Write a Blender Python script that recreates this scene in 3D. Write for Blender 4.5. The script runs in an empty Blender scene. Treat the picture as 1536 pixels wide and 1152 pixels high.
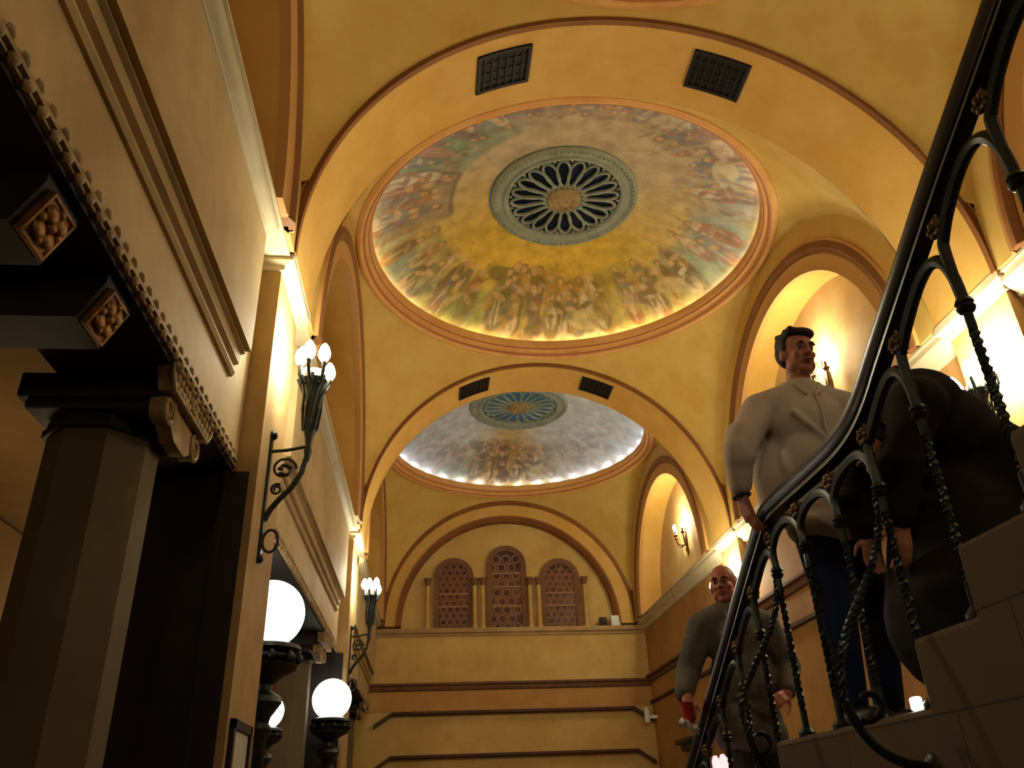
import bpy, bmesh, math, random
import numpy as np
from mathutils import Vector, Matrix
random.seed(7)
rng = np.random.default_rng(7)
PI = math.pi
sc = bpy.context.scene
COL = sc.collection
# ------------------------------------------------------------------ measures (metres, camera eye at the origin, lifted by ZC)
ZC = 1.62
XL, XR = -1.046, 4.474
XC = (XL + XR) / 2
HS = 3.736                 # springing height of all the arches
R = 2.76
Y1, T, S = 5.026, 0.876, 5.667
P = T + S
Y2 = Y1 + P
Y3 = Y2 + P                # end wall
RS = S / 2
FLOOR = -ZC

# ------------------------------------------------------------------ helpers
def srgb(r, g, b):
    f = lambda c: (c/255/12.92 if c/255 <= .04045 else ((c/255+.055)/1.055)**2.4)
    return (f(r), f(g), f(b))

def mat(name, col, rough=.7, metal=0., emit=None, estr=0., noise=None, nscale=3., bump=0., spec=.3):
    m = bpy.data.materials.new(name); m.use_nodes = True
    nt = m.node_tree; b = nt.nodes['Principled BSDF']
    b.inputs['Base Color'].default_value = (*col, 1)
    b.inputs['Roughness'].default_value = rough
    b.inputs['Metallic'].default_value = metal
    b.inputs['Specular IOR Level'].default_value = spec
    if emit:
        b.inputs['Emission Color'].default_value = (*emit, 1)
        b.inputs['Emission Strength'].default_value = estr
    if noise or bump:
        tc = nt.nodes.new('ShaderNodeTexCoord')
        n = nt.nodes.new('ShaderNodeTexNoise'); n.inputs['Scale'].default_value = nscale
        n.inputs['Detail'].default_value = 8; n.inputs['Roughness'].default_value = .62
        nt.links.new(tc.outputs['Object'], n.inputs['Vector'])
        if noise:
            n2 = nt.nodes.new('ShaderNodeTexNoise'); n2.inputs['Scale'].default_value = nscale*.28
            n2.inputs['Detail'].default_value = 4
            nt.links.new(tc.outputs['Object'], n2.inputs['Vector'])
            ad = nt.nodes.new('ShaderNodeMath'); ad.operation = 'ADD'
            nt.links.new(n.outputs['Fac'], ad.inputs[0]); nt.links.new(n2.outputs['Fac'], ad.inputs[1])
            r = nt.nodes.new('ShaderNodeValToRGB')
            r.color_ramp.elements[0].position = .38; r.color_ramp.elements[1].position = .64
            r.color_ramp.elements[0].color = (*noise, 1); r.color_ramp.elements[1].color = (*col, 1)
            hf = nt.nodes.new('ShaderNodeMath'); hf.operation = 'MULTIPLY'; hf.inputs[1].default_value = .5
            nt.links.new(ad.outputs[0], hf.inputs[0]); nt.links.new(hf.outputs[0], r.inputs['Fac'])
            nt.links.new(r.outputs['Color'], b.inputs['Base Color'])
        if bump:
            bp = nt.nodes.new('ShaderNodeBump'); bp.inputs['Strength'].default_value = bump
            bp.inputs['Distance'].default_value = .02
            nt.links.new(n.outputs['Fac'], bp.inputs['Height']); nt.links.new(bp.outputs['Normal'], b.inputs['Normal'])
    return m

M = {}
M['plaster'] = mat('yellow_plaster', srgb(216,184,104), .75, noise=srgb(198,158,76), nscale=2.2, bump=.12)
M['soffit'] = mat('arch_soffit_plaster', srgb(214,170,92), .75, noise=srgb(198,150,68), nscale=2.5, bump=.1)
M['lunette'] = mat('lunette_plaster', srgb(204,172,116), .75, noise=srgb(180,142,82), nscale=2.8, bump=.12)
M['endwall'] = mat('end_wall_plaster', srgb(208,174,106), .75, noise=srgb(184,146,78), nscale=2.2, bump=.12)
M['rightwall'] = mat('brown_wall_plaster', srgb(172,130,76), .75, noise=srgb(146,104,54), nscale=2.2, bump=.12)
M['orange'] = mat('orange_band_plaster', srgb(186,140,76), .7, noise=srgb(170,120,60), nscale=3)
M['brown'] = mat('brown_painted_trim', srgb(140,92,46), .6, noise=srgb(122,76,36), nscale=5)
M['ledgeshade'] = mat('shadowed_ledge_trim', srgb(84,52,34), .6, noise=srgb(70,42,28), nscale=5)  # near-black ledge shadow put into the trim colour
M['tan'] = mat('tan_painted_trim', srgb(196,146,82), .6)
M['rim'] = mat('dome_rim_paint', srgb(228,176,104), .55, noise=srgb(212,152,84), nscale=5)
M['rust'] = mat('rust_painted_bead', srgb(178,110,72), .6)
M['stone'] = mat('entablature_stone', srgb(188,164,118), .75, noise=srgb(156,132,90), nscale=2.6, bump=.15)
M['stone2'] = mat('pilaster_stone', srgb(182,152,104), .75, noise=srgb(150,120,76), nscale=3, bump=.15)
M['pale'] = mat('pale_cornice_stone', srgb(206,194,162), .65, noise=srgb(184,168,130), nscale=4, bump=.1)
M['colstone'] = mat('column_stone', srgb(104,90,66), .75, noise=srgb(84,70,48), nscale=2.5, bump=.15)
M['carved'] = mat('carved_stone', srgb(176,150,104), .7, noise=srgb(120,96,60), nscale=14, bump=.3)
M['gilt'] = mat('gilded_carving', srgb(190,138,70), .5, metal=.3, noise=srgb(110,70,30), nscale=14)
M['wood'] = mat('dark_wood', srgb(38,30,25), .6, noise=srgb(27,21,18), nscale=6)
M['iron'] = mat('wrought_iron', srgb(48,54,50), .38, metal=.55, noise=srgb(26,30,28), nscale=30, spec=.5)
M['rail'] = mat('black_handrail', srgb(22,21,22), .28, spec=.6)
M['railglint'] = mat('rail_highlight', srgb(120,120,118), .35, metal=.7)  # pale tone for the highlight line along the rail
M['bronze'] = mat('dull_bronze', srgb(122,92,52), .45, metal=.6, noise=srgb(60,42,24), nscale=20)
M['plaque'] = mat('lattice_stone', srgb(158,164,146), .7, noise=srgb(128,136,118), nscale=9, bump=.2)
M['blueglass'] = mat('deep_blue_glass', srgb(26,44,66), .25, noise=srgb(8,12,18), nscale=5)
M['litglass'] = mat('daylit_blue_glass', srgb(60,96,124), .25, emit=srgb(90,140,170), estr=.10, noise=srgb(30,50,64), nscale=5)
M['vent'] = mat('vent_metal', srgb(26,24,22), .5, metal=.3)
M['ventbar'] = mat('vent_bar_metal', srgb(40,36,31), .5, metal=.4)
M['winframe'] = mat('window_stone_frame', srgb(126,90,60), .75, noise=srgb(104,70,44), nscale=8)
M['tracery'] = mat('window_tracery', srgb(150,112,82), .7)
M['floor'] = mat('floor_stone', srgb(120,96,66), .5, noise=srgb(96,72,46), nscale=2)
M['aisle'] = mat('aisle_plaster', srgb(166,134,84), .8, noise=srgb(140,110,62), nscale=2)
M['bulb'] = mat('lit_bulb', (1,.9,.7), .3, emit=(1,.87,.62), estr=22)
M['globe'] = mat('lit_globe_glass', (1,1,1), .3, emit=(1,.95,.86), estr=3.2)
M['cove'] = mat('cove_lamp_warm', (1,.95,.8), .3, emit=(1,.94,.70), estr=10)
M['coveblue'] = mat('cove_lamp_cool', (.9,.95,1), .3, emit=(.80,.90,1), estr=80)
M['white'] = mat('white_enamel', srgb(225,225,222), .5)
M['darkbox'] = mat('dark_enamel', srgb(40,34,30), .5)
M['paper'] = mat('printed_paper', srgb(200,196,180), .6, noise=srgb(170,166,150), nscale=9)
M['skin'] = mat('skin_tan', srgb(176,120,92), .5, noise=srgb(166,108,82), nscale=20)
M['skin2'] = mat('skin_ruddy', srgb(168,102,80), .5, noise=srgb(156,90,70), nscale=20)
M['lip'] = mat('lip_skin', srgb(136,74,64), .5)
M['eye'] = mat('eye_white', srgb(120,112,104), .3)
M['iris'] = mat('iris_dark', srgb(34,24,18), .3)
M['hair'] = mat('dark_brown_hair', srgb(24,18,15), .5, noise=srgb(14,11,10), nscale=60, bump=.5)
M['greyhair'] = mat('cropped_grey_hair', srgb(96,78,68), .6, noise=srgb(70,56,48), nscale=60)
M['shirt'] = mat('pale_grey_cotton', srgb(196,184,172), .85, noise=srgb(180,166,154), nscale=6, bump=.25)
M['jeans'] = mat('navy_denim', srgb(30,46,80), .85, noise=srgb(20,32,58), nscale=30)
M['jacket'] = mat('grey_wool', srgb(96,92,84), .9, noise=srgb(78,74,68), nscale=20, bump=.2)
M['trousers'] = mat('dark_trousers', srgb(40,40,42), .9)
M['coat'] = mat('black_maroon_coat', srgb(25,17,19), .9, noise=srgb(18,13,15), nscale=10)
M['navytr'] = mat('navy_trousers', srgb(18,26,44), .9)
M['shoe'] = mat('black_leather', srgb(22,20,20), .4)
M['red'] = mat('red_plastic', srgb(170,50,34), .4)
M['pink'] = mat('pink_glow_tube', srgb(255,190,190), .3, emit=(1,.52,.52), estr=1.2)
M['spot'] = mat('white_lit_lens', (1,1,1), .3, emit=(1,.97,.9), estr=9)

def brick_stone(name, c1, c2, mortar, sx, sz):
    m = bpy.data.materials.new(name); m.use_nodes = True; nt = m.node_tree
    b = nt.nodes['Principled BSDF']; b.inputs['Roughness'].default_value = .8; b.inputs['Specular IOR Level'].default_value = .2
    tc = nt.nodes.new('ShaderNodeTexCoord'); sep = nt.nodes.new('ShaderNodeSeparateXYZ'); com = nt.nodes.new('ShaderNodeCombineXYZ')
    nt.links.new(tc.outputs['Object'], sep.inputs[0])
    nt.links.new(sep.outputs['Y'], com.inputs['X']); nt.links.new(sep.outputs['Z'], com.inputs['Y'])
    br = nt.nodes.new('ShaderNodeTexBrick'); nt.links.new(com.outputs[0], br.inputs['Vector'])
    br.inputs['Color1'].default_value = (*c1,1); br.inputs['Color2'].default_value = (*c2,1); br.inputs['Mortar'].default_value = (*mortar,1)
    br.inputs['Scale'].default_value = 1; br.inputs['Brick Width'].default_value = sx; br.inputs['Row Height'].default_value = sz
    br.inputs['Mortar Size'].default_value = .004; br.inputs['Mortar Smooth'].default_value = .3
    n = nt.nodes.new('ShaderNodeTexNoise'); n.inputs['Scale'].default_value = 6; n.inputs['Detail'].default_value = 8
    nt.links.new(tc.outputs['Object'], n.inputs['Vector'])
    mx = nt.nodes.new('ShaderNodeMix'); mx.data_type = 'RGBA'; mx.blend_type = 'MULTIPLY'; mx.inputs['Factor'].default_value = .5
    nt.links.new(br.outputs['Color'], mx.inputs['A']); nt.links.new(n.outputs['Color'], mx.inputs['B'])
    nt.links.new(br.outputs['Color'], b.inputs['Base Color'])
    bp = nt.nodes.new('ShaderNodeBump'); bp.inputs['Strength'].default_value = .3; bp.inputs['Distance'].default_value = .02
    nt.links.new(n.outputs['Fac'], bp.inputs['Height']); nt.links.new(bp.outputs['Normal'], b.inputs['Normal'])
    return m
M['blocks'] = brick_stone('stair_block_stone', srgb(92,78,58), srgb(82,70,54), srgb(62,52,38), .70, .23)

def vc_mat(name):
    m = bpy.data.materials.new(name); m.use_nodes = True; nt = m.node_tree
    b = nt.nodes['Principled BSDF']; b.inputs['Roughness'].default_value = .7; b.inputs['Specular IOR Level'].default_value = .25
    a = nt.nodes.new('ShaderNodeVertexColor'); a.layer_name = 'fresco'
    tc = nt.nodes.new('ShaderNodeTexCoord'); n = nt.nodes.new('ShaderNodeTexNoise')
    n.inputs['Scale'].default_value = 5; n.inputs['Detail'].default_value = 8
    nt.links.new(tc.outputs['Object'], n.inputs['Vector'])
    r = nt.nodes.new('ShaderNodeValToRGB'); r.color_ramp.elements[0].color = (.72,.72,.72,1); r.color_ramp.elements[1].color = (1.15,1.15,1.1,1)
    r.color_ramp.elements[0].position = .3; r.color_ramp.elements[1].position = .7
    nt.links.new(n.outputs['Fac'], r.inputs['Fac'])
    mx = nt.nodes.new('ShaderNodeMix'); mx.data_type = 'RGBA'; mx.blend_type = 'MULTIPLY'; mx.inputs['Factor'].default_value = 1
    nt.links.new(a.outputs['Color'], mx.inputs['A']); nt.links.new(r.outputs['Color'], mx.inputs['B'])
    nt.links.new(mx.outputs['Result'], b.inputs['Base Color'])
    return m
M['fresco'] = vc_mat('fresco_paint')

class BM:
    """small builder collecting shapes in eye-relative metres"""
    def __init__(s): s.b = bmesh.new()
    def face(s, pts):
        return s.b.faces.new([s.b.verts.new(p) for p in pts])
    def box(s, x0, x1, y0, y1, z0, z1, bev=0):
        vs = [s.b.verts.new((x, y, z)) for x in (x0, x1) for y in (y0, y1) for z in (z0, z1)]
        q = [(0,1,3,2),(4,6,7,5),(0,4,5,1),(2,3,7,6),(0,2,6,4),(1,5,7,3)]
        fs = [s.b.faces.new([vs[i] for i in f]) for f in q]
        if bev:
            es = list({e for f in fs for e in f.edges})
            bmesh.ops.bevel(s.b, geom=es, offset=bev, segments=2, affect='EDGES', profile=.5)
        return s
    def obox(s, c, ax, ay, az):
        c, ax, ay, az = map(Vector, (c, ax, ay, az))
        vs = [s.b.verts.new(c + i*ax + j*ay + k*az) for i in (-1,1) for j in (-1,1) for k in (-1,1)]
        for f in [(0,1,3,2),(4,6,7,5),(0,4,5,1),(2,3,7,6),(0,2,6,4),(1,5,7,3)]: s.b.faces.new([vs[i] for i in f])
        return s
    def prism(s, poly, a0, a1, axis):
        def p(u, v, w):
            return {'x': (w, u, v), 'y': (u, w, v), 'z': (u, v, w)}[axis]
        A = [s.b.verts.new(p(u, v, a0)) for u, v in poly]; B = [s.b.verts.new(p(u, v, a1)) for u, v in poly]
        n = len(poly)
        for i in range(n): s.b.faces.new([A[i], A[(i+1)%n], B[(i+1)%n], B[i]])
        s.b.faces.new(A[::-1]); s.b.faces.new(B)
        return s
    def grid(s, rows, closed_u=False, closed_v=False):
        V = [[s.b.verts.new(p) for p in r] for r in rows]
        n, m = len(V), len(V[0])
        for i in range(n if closed_u else n-1):
            for j in range(m if closed_v else m-1):
                a, b, c, d = V[i][j], V[i][(j+1)%m], V[(i+1)%n][(j+1)%m], V[(i+1)%n][j]
                try: s.b.faces.new([a, b, c, d])
                except ValueError: pass
        return V
    def lathe(s, prof, cx, cy, n=32, cap=True):
        rows = [[(cx + r*math.cos(2*PI*k/n), cy + r*math.sin(2*PI*k/n), z) for k in range(n)] for r, z in prof]
        V = s.grid(rows, closed_v=True)
        if cap:
            if prof[0][0] > 1e-4: s.b.faces.new(V[0])
            if prof[-1][0] > 1e-4: s.b.faces.new(V[-1])
        return s
    def arc(s, prof, c, axis, a0=0., a1=PI, n=64, closed=True, caps=True):
        """profile of (radius, offset along axis) swept round an axis through c=(u, v): axis 'y' -> u=x, axis 'x' -> u=y"""
        rows = []
        for i in range(n+1):
            a = a0 + (a1-a0)*i/n
            row = []
            for r, w in prof:
                u, v = c[0] + r*math.cos(a), c[1] + r*math.sin(a)
                row.append((u, w, v) if axis == 'y' else (w, u, v))
            rows.append(row)
        V = s.grid(rows, closed_v=closed)
        if closed and caps:
            s.b.faces.new(V[0]); s.b.faces.new(V[-1])
        return s
    def halfdisc(s, c, r, w, axis, n=48, a0=0, a1=PI):
        pts = []
        for i in range(n+1):
            a = a0+(a1-a0)*i/n
            u, v = c[0]+r*math.cos(a), c[1]+r*math.sin(a)
            pts.append((u, w, v) if axis == 'y' else (w, u, v))
        s.face(pts); return s
    def sphere(s, c, r, seg=16, rings=10, scale=(1,1,1), rot=None):
        mt = Matrix.Translation(c) @ (rot.to_4x4() if rot else Matrix()) @ Matrix.Diagonal((*[r*k for k in scale], 1))
        bmesh.ops.create_uvsphere(s.b, u_segments=seg, v_segments=rings, radius=1, matrix=mt); return s
    def tube(s, pts, rad, n=8, twist=0., square=False, flat=1.):
        pts = [Vector(p) for p in pts]; m = len(pts)
        rads = rad if isinstance(rad, (list, tuple)) else [rad]*m
        rows = []; ref = None; L = 0
        for i in range(m):
            t = (pts[min(i+1, m-1)] - pts[max(i-1, 0)]).normalized()
            if ref is None:
                ref = t.orthogonal() if abs(t.x) > .95 else (Vector((1,0,0)) - t*t.x).normalized()
            ref = (ref - t*ref.dot(t)).normalized(); bi = t.cross(ref)
            if i: L += (pts[i]-pts[i-1]).length
            row = []
            for k in range(n):
                a = 2*PI*k/n + twist*L
                r = rads[i]
                if square: r = r*(1.25 if k % 2 == 0 else .8)
                row.append(pts[i] + ref*(r*math.cos(a)) + bi*(r*flat*math.sin(a)))
            rows.append(row)
        V = s.grid(rows, closed_v=True)
        s.b.faces.new(V[0]); s.b.faces.new(V[-1])
        return s

def finish_mesh(bm, base, smooth=True, angle=35):
    bmesh.ops.recalc_face_normals(bm, faces=bm.faces)
    for v in bm.verts: v.co -= Vector(base)
    me = bpy.data.meshes.new('m'); bm.to_mesh(me); bm.free()
    if smooth:
        me.polygons.foreach_set('use_smooth', [True]*len(me.polygons))
        try: me.set_sharp_from_angle(angle=math.radians(angle))
        except Exception: pass
    return me
def rootloc(o):
    while o.parent: o = o.parent
    return Vector(o.location) - Vector((0,0,ZC))
def obj(name, B, m, parent=None, base=None, label=None, smooth=True, angle=35, kind=None):
    if parent is not None: bs = rootloc(parent)
    else: bs = Vector(base) if base is not None else Vector((0,0,0))
    bm = B.b if isinstance(B, BM) else B
    if parent is None and base is None:
        xs = [v.co for v in bm.verts]
        bs = Vector((sum(v.x for v in xs)/len(xs), sum(v.y for v in xs)/len(xs), min(v.z for v in xs)))
    me = finish_mesh(bm, bs, smooth, angle); me.name = name
    me.materials.append(M[m] if isinstance(m, str) else m)
    o = bpy.data.objects.new(name, me); COL.objects.link(o)
    if parent is not None: o.parent = parent
    else: o.location = bs + Vector((0,0,ZC))
    if label: o['label'] = label
    if kind: o['kind'] = kind
    return o
def thing(name, label, cat, loc, group=None, kind=None):
    o = bpy.data.objects.new(name, None); COL.objects.link(o); o.empty_display_size = .1
    o.location = Vector(loc) + Vector((0,0,ZC)); o['label'] = label; o['category'] = cat
    if group: o['group'] = group
    if kind: o['kind'] = kind
    return o
def tag(o, label, cat, group=None):
    o['label'] = label; o['category'] = cat
    if group: o['group'] = group
    return o
def struct(name, B, m, label=None, **k):
    o = obj(name, B, m, **k); o['kind'] = 'structure'
    if label: o['label'] = label
    return o
def dup(root, off, label=None, group=None):
    r = root.copy(); COL.objects.link(r); r.location = root.location + Vector(off)
    if label: r['label'] = label
    if group: r['group'] = group
    def rec(src, dst):
        for ch in [c for c in root_children[src.name]]:
            c = ch.copy(); COL.objects.link(c); c.parent = dst; c.matrix_parent_inverse = ch.matrix_parent_inverse
            root_children.setdefault(c.name, [])
            rec(ch, c)
    root_children = {}
    def idx(o):
        root_children[o.name] = list(o.children)
        for c in o.children: idx(c)
    idx(root); rec(root, r)
    return r
def light(name, loc, power, color=(1,.94,.70), radius=.1):
    l = bpy.data.lights.new(name, 'POINT'); l.energy = power; l.color = color; l.shadow_soft_size = radius
    o = bpy.data.objects.new(name, l); COL.objects.link(o); o.location = Vector(loc)+Vector((0,0,ZC)); return o

# ------------------------------------------------------------------ camera
cam = bpy.data.cameras.new('camera'); cam.sensor_width = 36; cam.lens = 1226.4/1536*36; cam.clip_start = .05
co = bpy.data.objects.new('camera', cam); COL.objects.link(co)
yaw, pitch, roll = .1063, .4865, -.0385
F = Vector((math.sin(yaw)*math.cos(pitch), math.cos(yaw)*math.cos(pitch), math.sin(pitch)))
Rt = Vector((math.cos(yaw), -math.sin(yaw), 0)); Up = Rt.cross(F)
R2 = math.cos(roll)*Rt + math.sin(roll)*Up; U2 = -math.sin(roll)*Rt + math.cos(roll)*Up
mw = Matrix(((R2.x, U2.x, -F.x, 0), (R2.y, U2.y, -F.y, 0), (R2.z, U2.z, -F.z, ZC), (0,0,0,1)))
co.matrix_world = mw
sc.camera = co

# ------------------------------------------------------------------ the shell: floor, bays, arches
B = BM(); B.box(-4.2, 5.2, -14, Y3+.3, FLOOR-.2, FLOOR); struct('floor', B, 'floor')

RR = 2.70                                                     # dome rim circle on the pendentive sphere
def pendentive(yc):
    B = BM(); rows = []; n = 192; hx, hy = R, RS
    RSPH2 = hx*hx + hy*hy
    for i in range(n):
        # denser near the corners
        a = 2*PI*i/n
        c, s_ = math.cos(a), math.sin(a)
        k = min(hx/abs(c) if abs(c) > 1e-9 else 1e9, hy/abs(s_) if abs(s_) > 1e-9 else 1e9)
        row = []
        for j in range(17):
            u = j/16
            r = k + (RR - k)*u
            row.append((XC + r*c, yc + r*s_, HS + math.sqrt(max(0, RSPH2 - r*r))))
        rows.append(row)
    # exact corners
    for qx, qy in ((1,1),(-1,1),(-1,-1),(1,-1)):
        pass
    B.grid(rows, closed_u=True)
    return B

# --- fresco painter -------------------------------------------------------
NPH, NU = 900, 150
R0, R1c = 2.76, 1.00
def dome_r(u): return R0 + (R1c - R0)*u
RSD = 4.70
def dome_z(r): return 7.58 + math.sqrt(RSD*RSD - r*r) - math.sqrt(RSD*RSD - 1.0)
def paint(cool_dome=False):
    ph = np.linspace(0, 2*PI, NPH, endpoint=False)[:, None]
    u = np.linspace(0, 1, NU)[None, :]
    A = np.degrees(ph) + 0*u           # angle, 90 = far side
    H = u*1.80 + 0*ph                  # metres up from the rim
    W = .0402                          # metres per degree near the figures
    def lin(c): return np.array(srgb(*c))
    def wave(k, s): return np.sin(np.radians(A*k)+s)
    far = .5 + .5*np.cos(np.radians(A-95))
    far = np.clip((far-.25)/.6, 0, 1)
    top = far[..., None]*lin((214,176,66)) + (1-far[..., None])*lin((190,172,138))
    low = far[..., None]*lin((222,206,124)) + (1-far[..., None])*lin((196,198,182))
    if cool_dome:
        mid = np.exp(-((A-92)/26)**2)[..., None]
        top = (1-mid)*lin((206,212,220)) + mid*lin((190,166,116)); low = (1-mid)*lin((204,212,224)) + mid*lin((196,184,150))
    t = np.clip(H/1.0, 0, 1)[..., None]
    C = low*(1-t) + top*t
    def blend(mask, col, al=1.):
        nonlocal C
        m = (np.clip(mask, 0, 1)*al)[..., None]
        C = C*(1-m) + lin(col)*m
    K = 1.32
    def dA(a0): return ((A - a0 + 180) % 360 - 180)
    def ell(a0, h0, wa, wh, col, al=1., tilt=0., soft=.18):
        h0 = h0*K; wa = wa*1.12; wh = wh*K; x = dA(a0)*W*(1 - .18*H); y = H - h0
        xr = x*math.cos(tilt)+y*math.sin(tilt); yr = -x*math.sin(tilt)+y*math.cos(tilt)
        d = np.sqrt((xr/wa)**2+(yr/wh)**2)
        blend((1-d)/soft+.5, col, al)
    def rect(a0, a1, h0, h1, col, al=1., soft=.03):
        h0 = h0*K if h0 > .04 else h0; h1 = min(h1*K, 1.45); c = (a0+a1)/2; hw = (a1-a0)/2*W
        x = np.abs(dA(c))*W
        m = np.clip((hw-x)/soft+.5, 0, 1)*np.clip((H-h0)/soft+.5, 0, 1)*np.clip((h1-H)/soft+.5, 0, 1)
        blend(m, col, al)
    rs = random.Random(11)
    # sector grounds: (a0, a1, top, colour, alpha)
    for a0, a1, h, col, al in [(205,243,1.0,(92,132,120),.75),(170,205,.98,(104,104,110),.75),(243,256,.9,(112,118,120),.5),
                               (257,290,.80,(150,126,118),.7),(292,322,.85,(150,136,108),.5),(322,352,.95,(160,140,118),.5),(352,395,.72,(128,148,140),.5),
                               (396,430,.92,(148,138,64),.45),(428,462,1.0,(176,142,46),.55),(60,90,.85,(120,116,66),.5),
                               (90,112,.95,(150,112,44),.7),(112,140,.6,(120,140,80),.6),(140,170,.78,(132,140,110),.6)]:
        rect(a0 % 360, a0 % 360 + (a1-a0), .02, h, col, al, soft=.09)
    # ground strip: soft green/cream patches near the rim
    for k in range(70):
        ell(rs.uniform(0,360), rs.uniform(.0,.22), rs.uniform(.1,.3), rs.uniform(.05,.14), rs.choice([(150,160,96),(206,200,150),(176,160,86),(120,140,100),(196,190,160)]), .5, soft=.6)
    # hills, teal robes and water
    for a0, h0, wa, wh, col in [(212,.45,.36,.3,(70,118,118)),(226,.6,.3,.22,(84,136,112)),(150,.35,.42,.2,(66,110,124)),(158,.25,.3,.16,(92,128,128)),
                                (134,.28,.3,.2,(86,120,76)),(122,.22,.28,.16,(98,128,70)),(5,.35,.3,.35,(120,150,158)),(20,.3,.3,.3,(126,154,150)),(345,.3,.25,.3,(150,150,150)),
                                (38,.3,.26,.14,(150,138,70)),(240,.5,.26,.3,(110,120,130))]:
        ell(a0, h0, wa, wh, col, .8, soft=.5)
    # buildings
    for a0, a1, h0, h1, col in [(258,266,.12,.62,(128,104,112)),(259.5,264,.2,.5,(88,76,92)),(276,289,.1,.45,(160,140,120)),(300,306,.2,.7,(168,148,118)),
                                (171,174,.1,.9,(150,120,84)),(202,204,.1,.95,(84,78,84)),(92,94,.1,.86,(196,150,60)),(108.5,110.5,.1,.86,(196,150,60)),(91,111.5,.8,.9,(150,70,50)),
                                (93,110,.9,.98,(120,90,60)),(328,331,.1,.8,(170,150,130))]:
        rect(a0, a1, h0, h1, col, .8, soft=.02)
    rect(172, 203, .93, .98, (74,68,70), .8, soft=.02)
    # dark tree on a thin stem
    ell(117, .83, .15, .1, (62,78,42), .95, soft=.3); ell(113, .86, .1, .08, (72,88,46), .9, soft=.3)
    for k in range(12): ell(119+k*.9, .78-k*.035, .02, .03, (90,78,44), .8)
    # figures
    robes = [(150,64,50),(96,58,46),(70,84,52),(60,72,96),(196,160,120),(206,186,150),(120,64,76),(84,66,40),(176,120,60),(100,112,90),(64,48,46),(188,150,66)]
    cool = [(160,110,104),(110,120,140),(196,184,160),(150,80,66),(90,98,116),(206,198,178),(120,90,104)]
    def figure(a0, h0, ht, col, col2, dk=True):
        w = ht*.17
        if dk: ell(a0, h0+ht*.42, w*1.2, ht*.46, (92,72,50), .5, soft=.4)
        ell(a0, h0+ht*.22, w*1.1, ht*.26, col, .95, soft=.2)
        ell(a0, h0+ht*.5, w*.9, ht*.28, col2, .95, soft=.2)
        for q in range(3): ell(a0+rs.uniform(-.8,.8)*w/W*.6, h0+ht*.3, w*.12, ht*.25, rs.choice([(54,42,34),(212,190,140)]), .55, rs.uniform(-.15,.15))
        ell(a0+rs.uniform(-1,1)*w/W*.6, h0+ht*.55, w*.9, ht*.06, rs.choice([col,(196,150,110)]), .9, rs.uniform(-.8,.8))
        ell(a0, h0+ht*.85, w*.52, ht*.095, rs.choice([(120,86,58),(196,160,100),(96,74,56),(170,130,90)]), .95)
        ell(a0, h0+ht*.83, w*.36, ht*.07, (206,156,112), .95)
    groups = [(92,112,11,robes,.62,.78),(62,88,10,robes,.5,.68),(118,146,6,robes,.48,.6),(176,202,8,cool,.5,.66),(208,240,6,cool,.42,.6),
              (244,256,3,cool,.4,.55),(262,290,9,cool,.36,.5),(300,346,10,cool,.42,.6),(352,376,4,cool,.4,.55),(22,56,9,robes,.42,.6),(148,168,3,robes,.45,.55)]
    for a0, a1, n, pal, h0, h1 in groups:
        for layer in (1, 0):
            for k in range(max(2, int(n*.72))):
                a = a0 + (a1-a0)*(k+.5+rs.uniform(-.4,.4)+layer*.4)/max(2, int(n*.72))
                figure(a, .08+layer*.2+rs.uniform(0,.1), rs.uniform(h0, h1), rs.choice(pal), rs.choice(pal))
    # horses / pale masses
    for a0, h0, wa, wh, col in [(330,.42,.22,.12,(206,190,150)),(318,.34,.18,.1,(196,170,140)),(74,.3,.22,.12,(196,176,120)),(66,.42,.1,.16,(150,120,60)),(36,.38,.2,.1,(190,160,110))]:
        ell(a0, h0, wa, wh, col, .85, .3)
    # banners and spears
    for a0 in (68, 70, 82, 24, 40, 312, 340, 186): 
        for k in range(14): ell(a0+k*.22, .5+k*.045, .012, .035, (150,118,70), .5)
    # fine random strokes
    for k in range(420):
        a = rs.uniform(0, 360)
        ell(a, rs.uniform(.05, .85), rs.uniform(.012,.04), rs.uniform(.03,.1), rs.choice(robes+cool), .45, rs.uniform(-1,1), soft=.5)
    # faint wedge seams towards the crown
    for a0 in (40, 96, 150, 205, 262, 300, 350):
        m = np.clip(1-np.abs(dA(a0))*W/.012, 0, 1)*np.clip((H-.8)/.2, 0, 1)
        blend(m, (150,112,52), .5)
    base = low*(1-t) + top*t
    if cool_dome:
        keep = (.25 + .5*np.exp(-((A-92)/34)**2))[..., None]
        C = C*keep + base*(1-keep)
    else:
        C = C*.70 + base*.30
    return C
FRESCO = paint(); FRESCO2 = paint(True)

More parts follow.
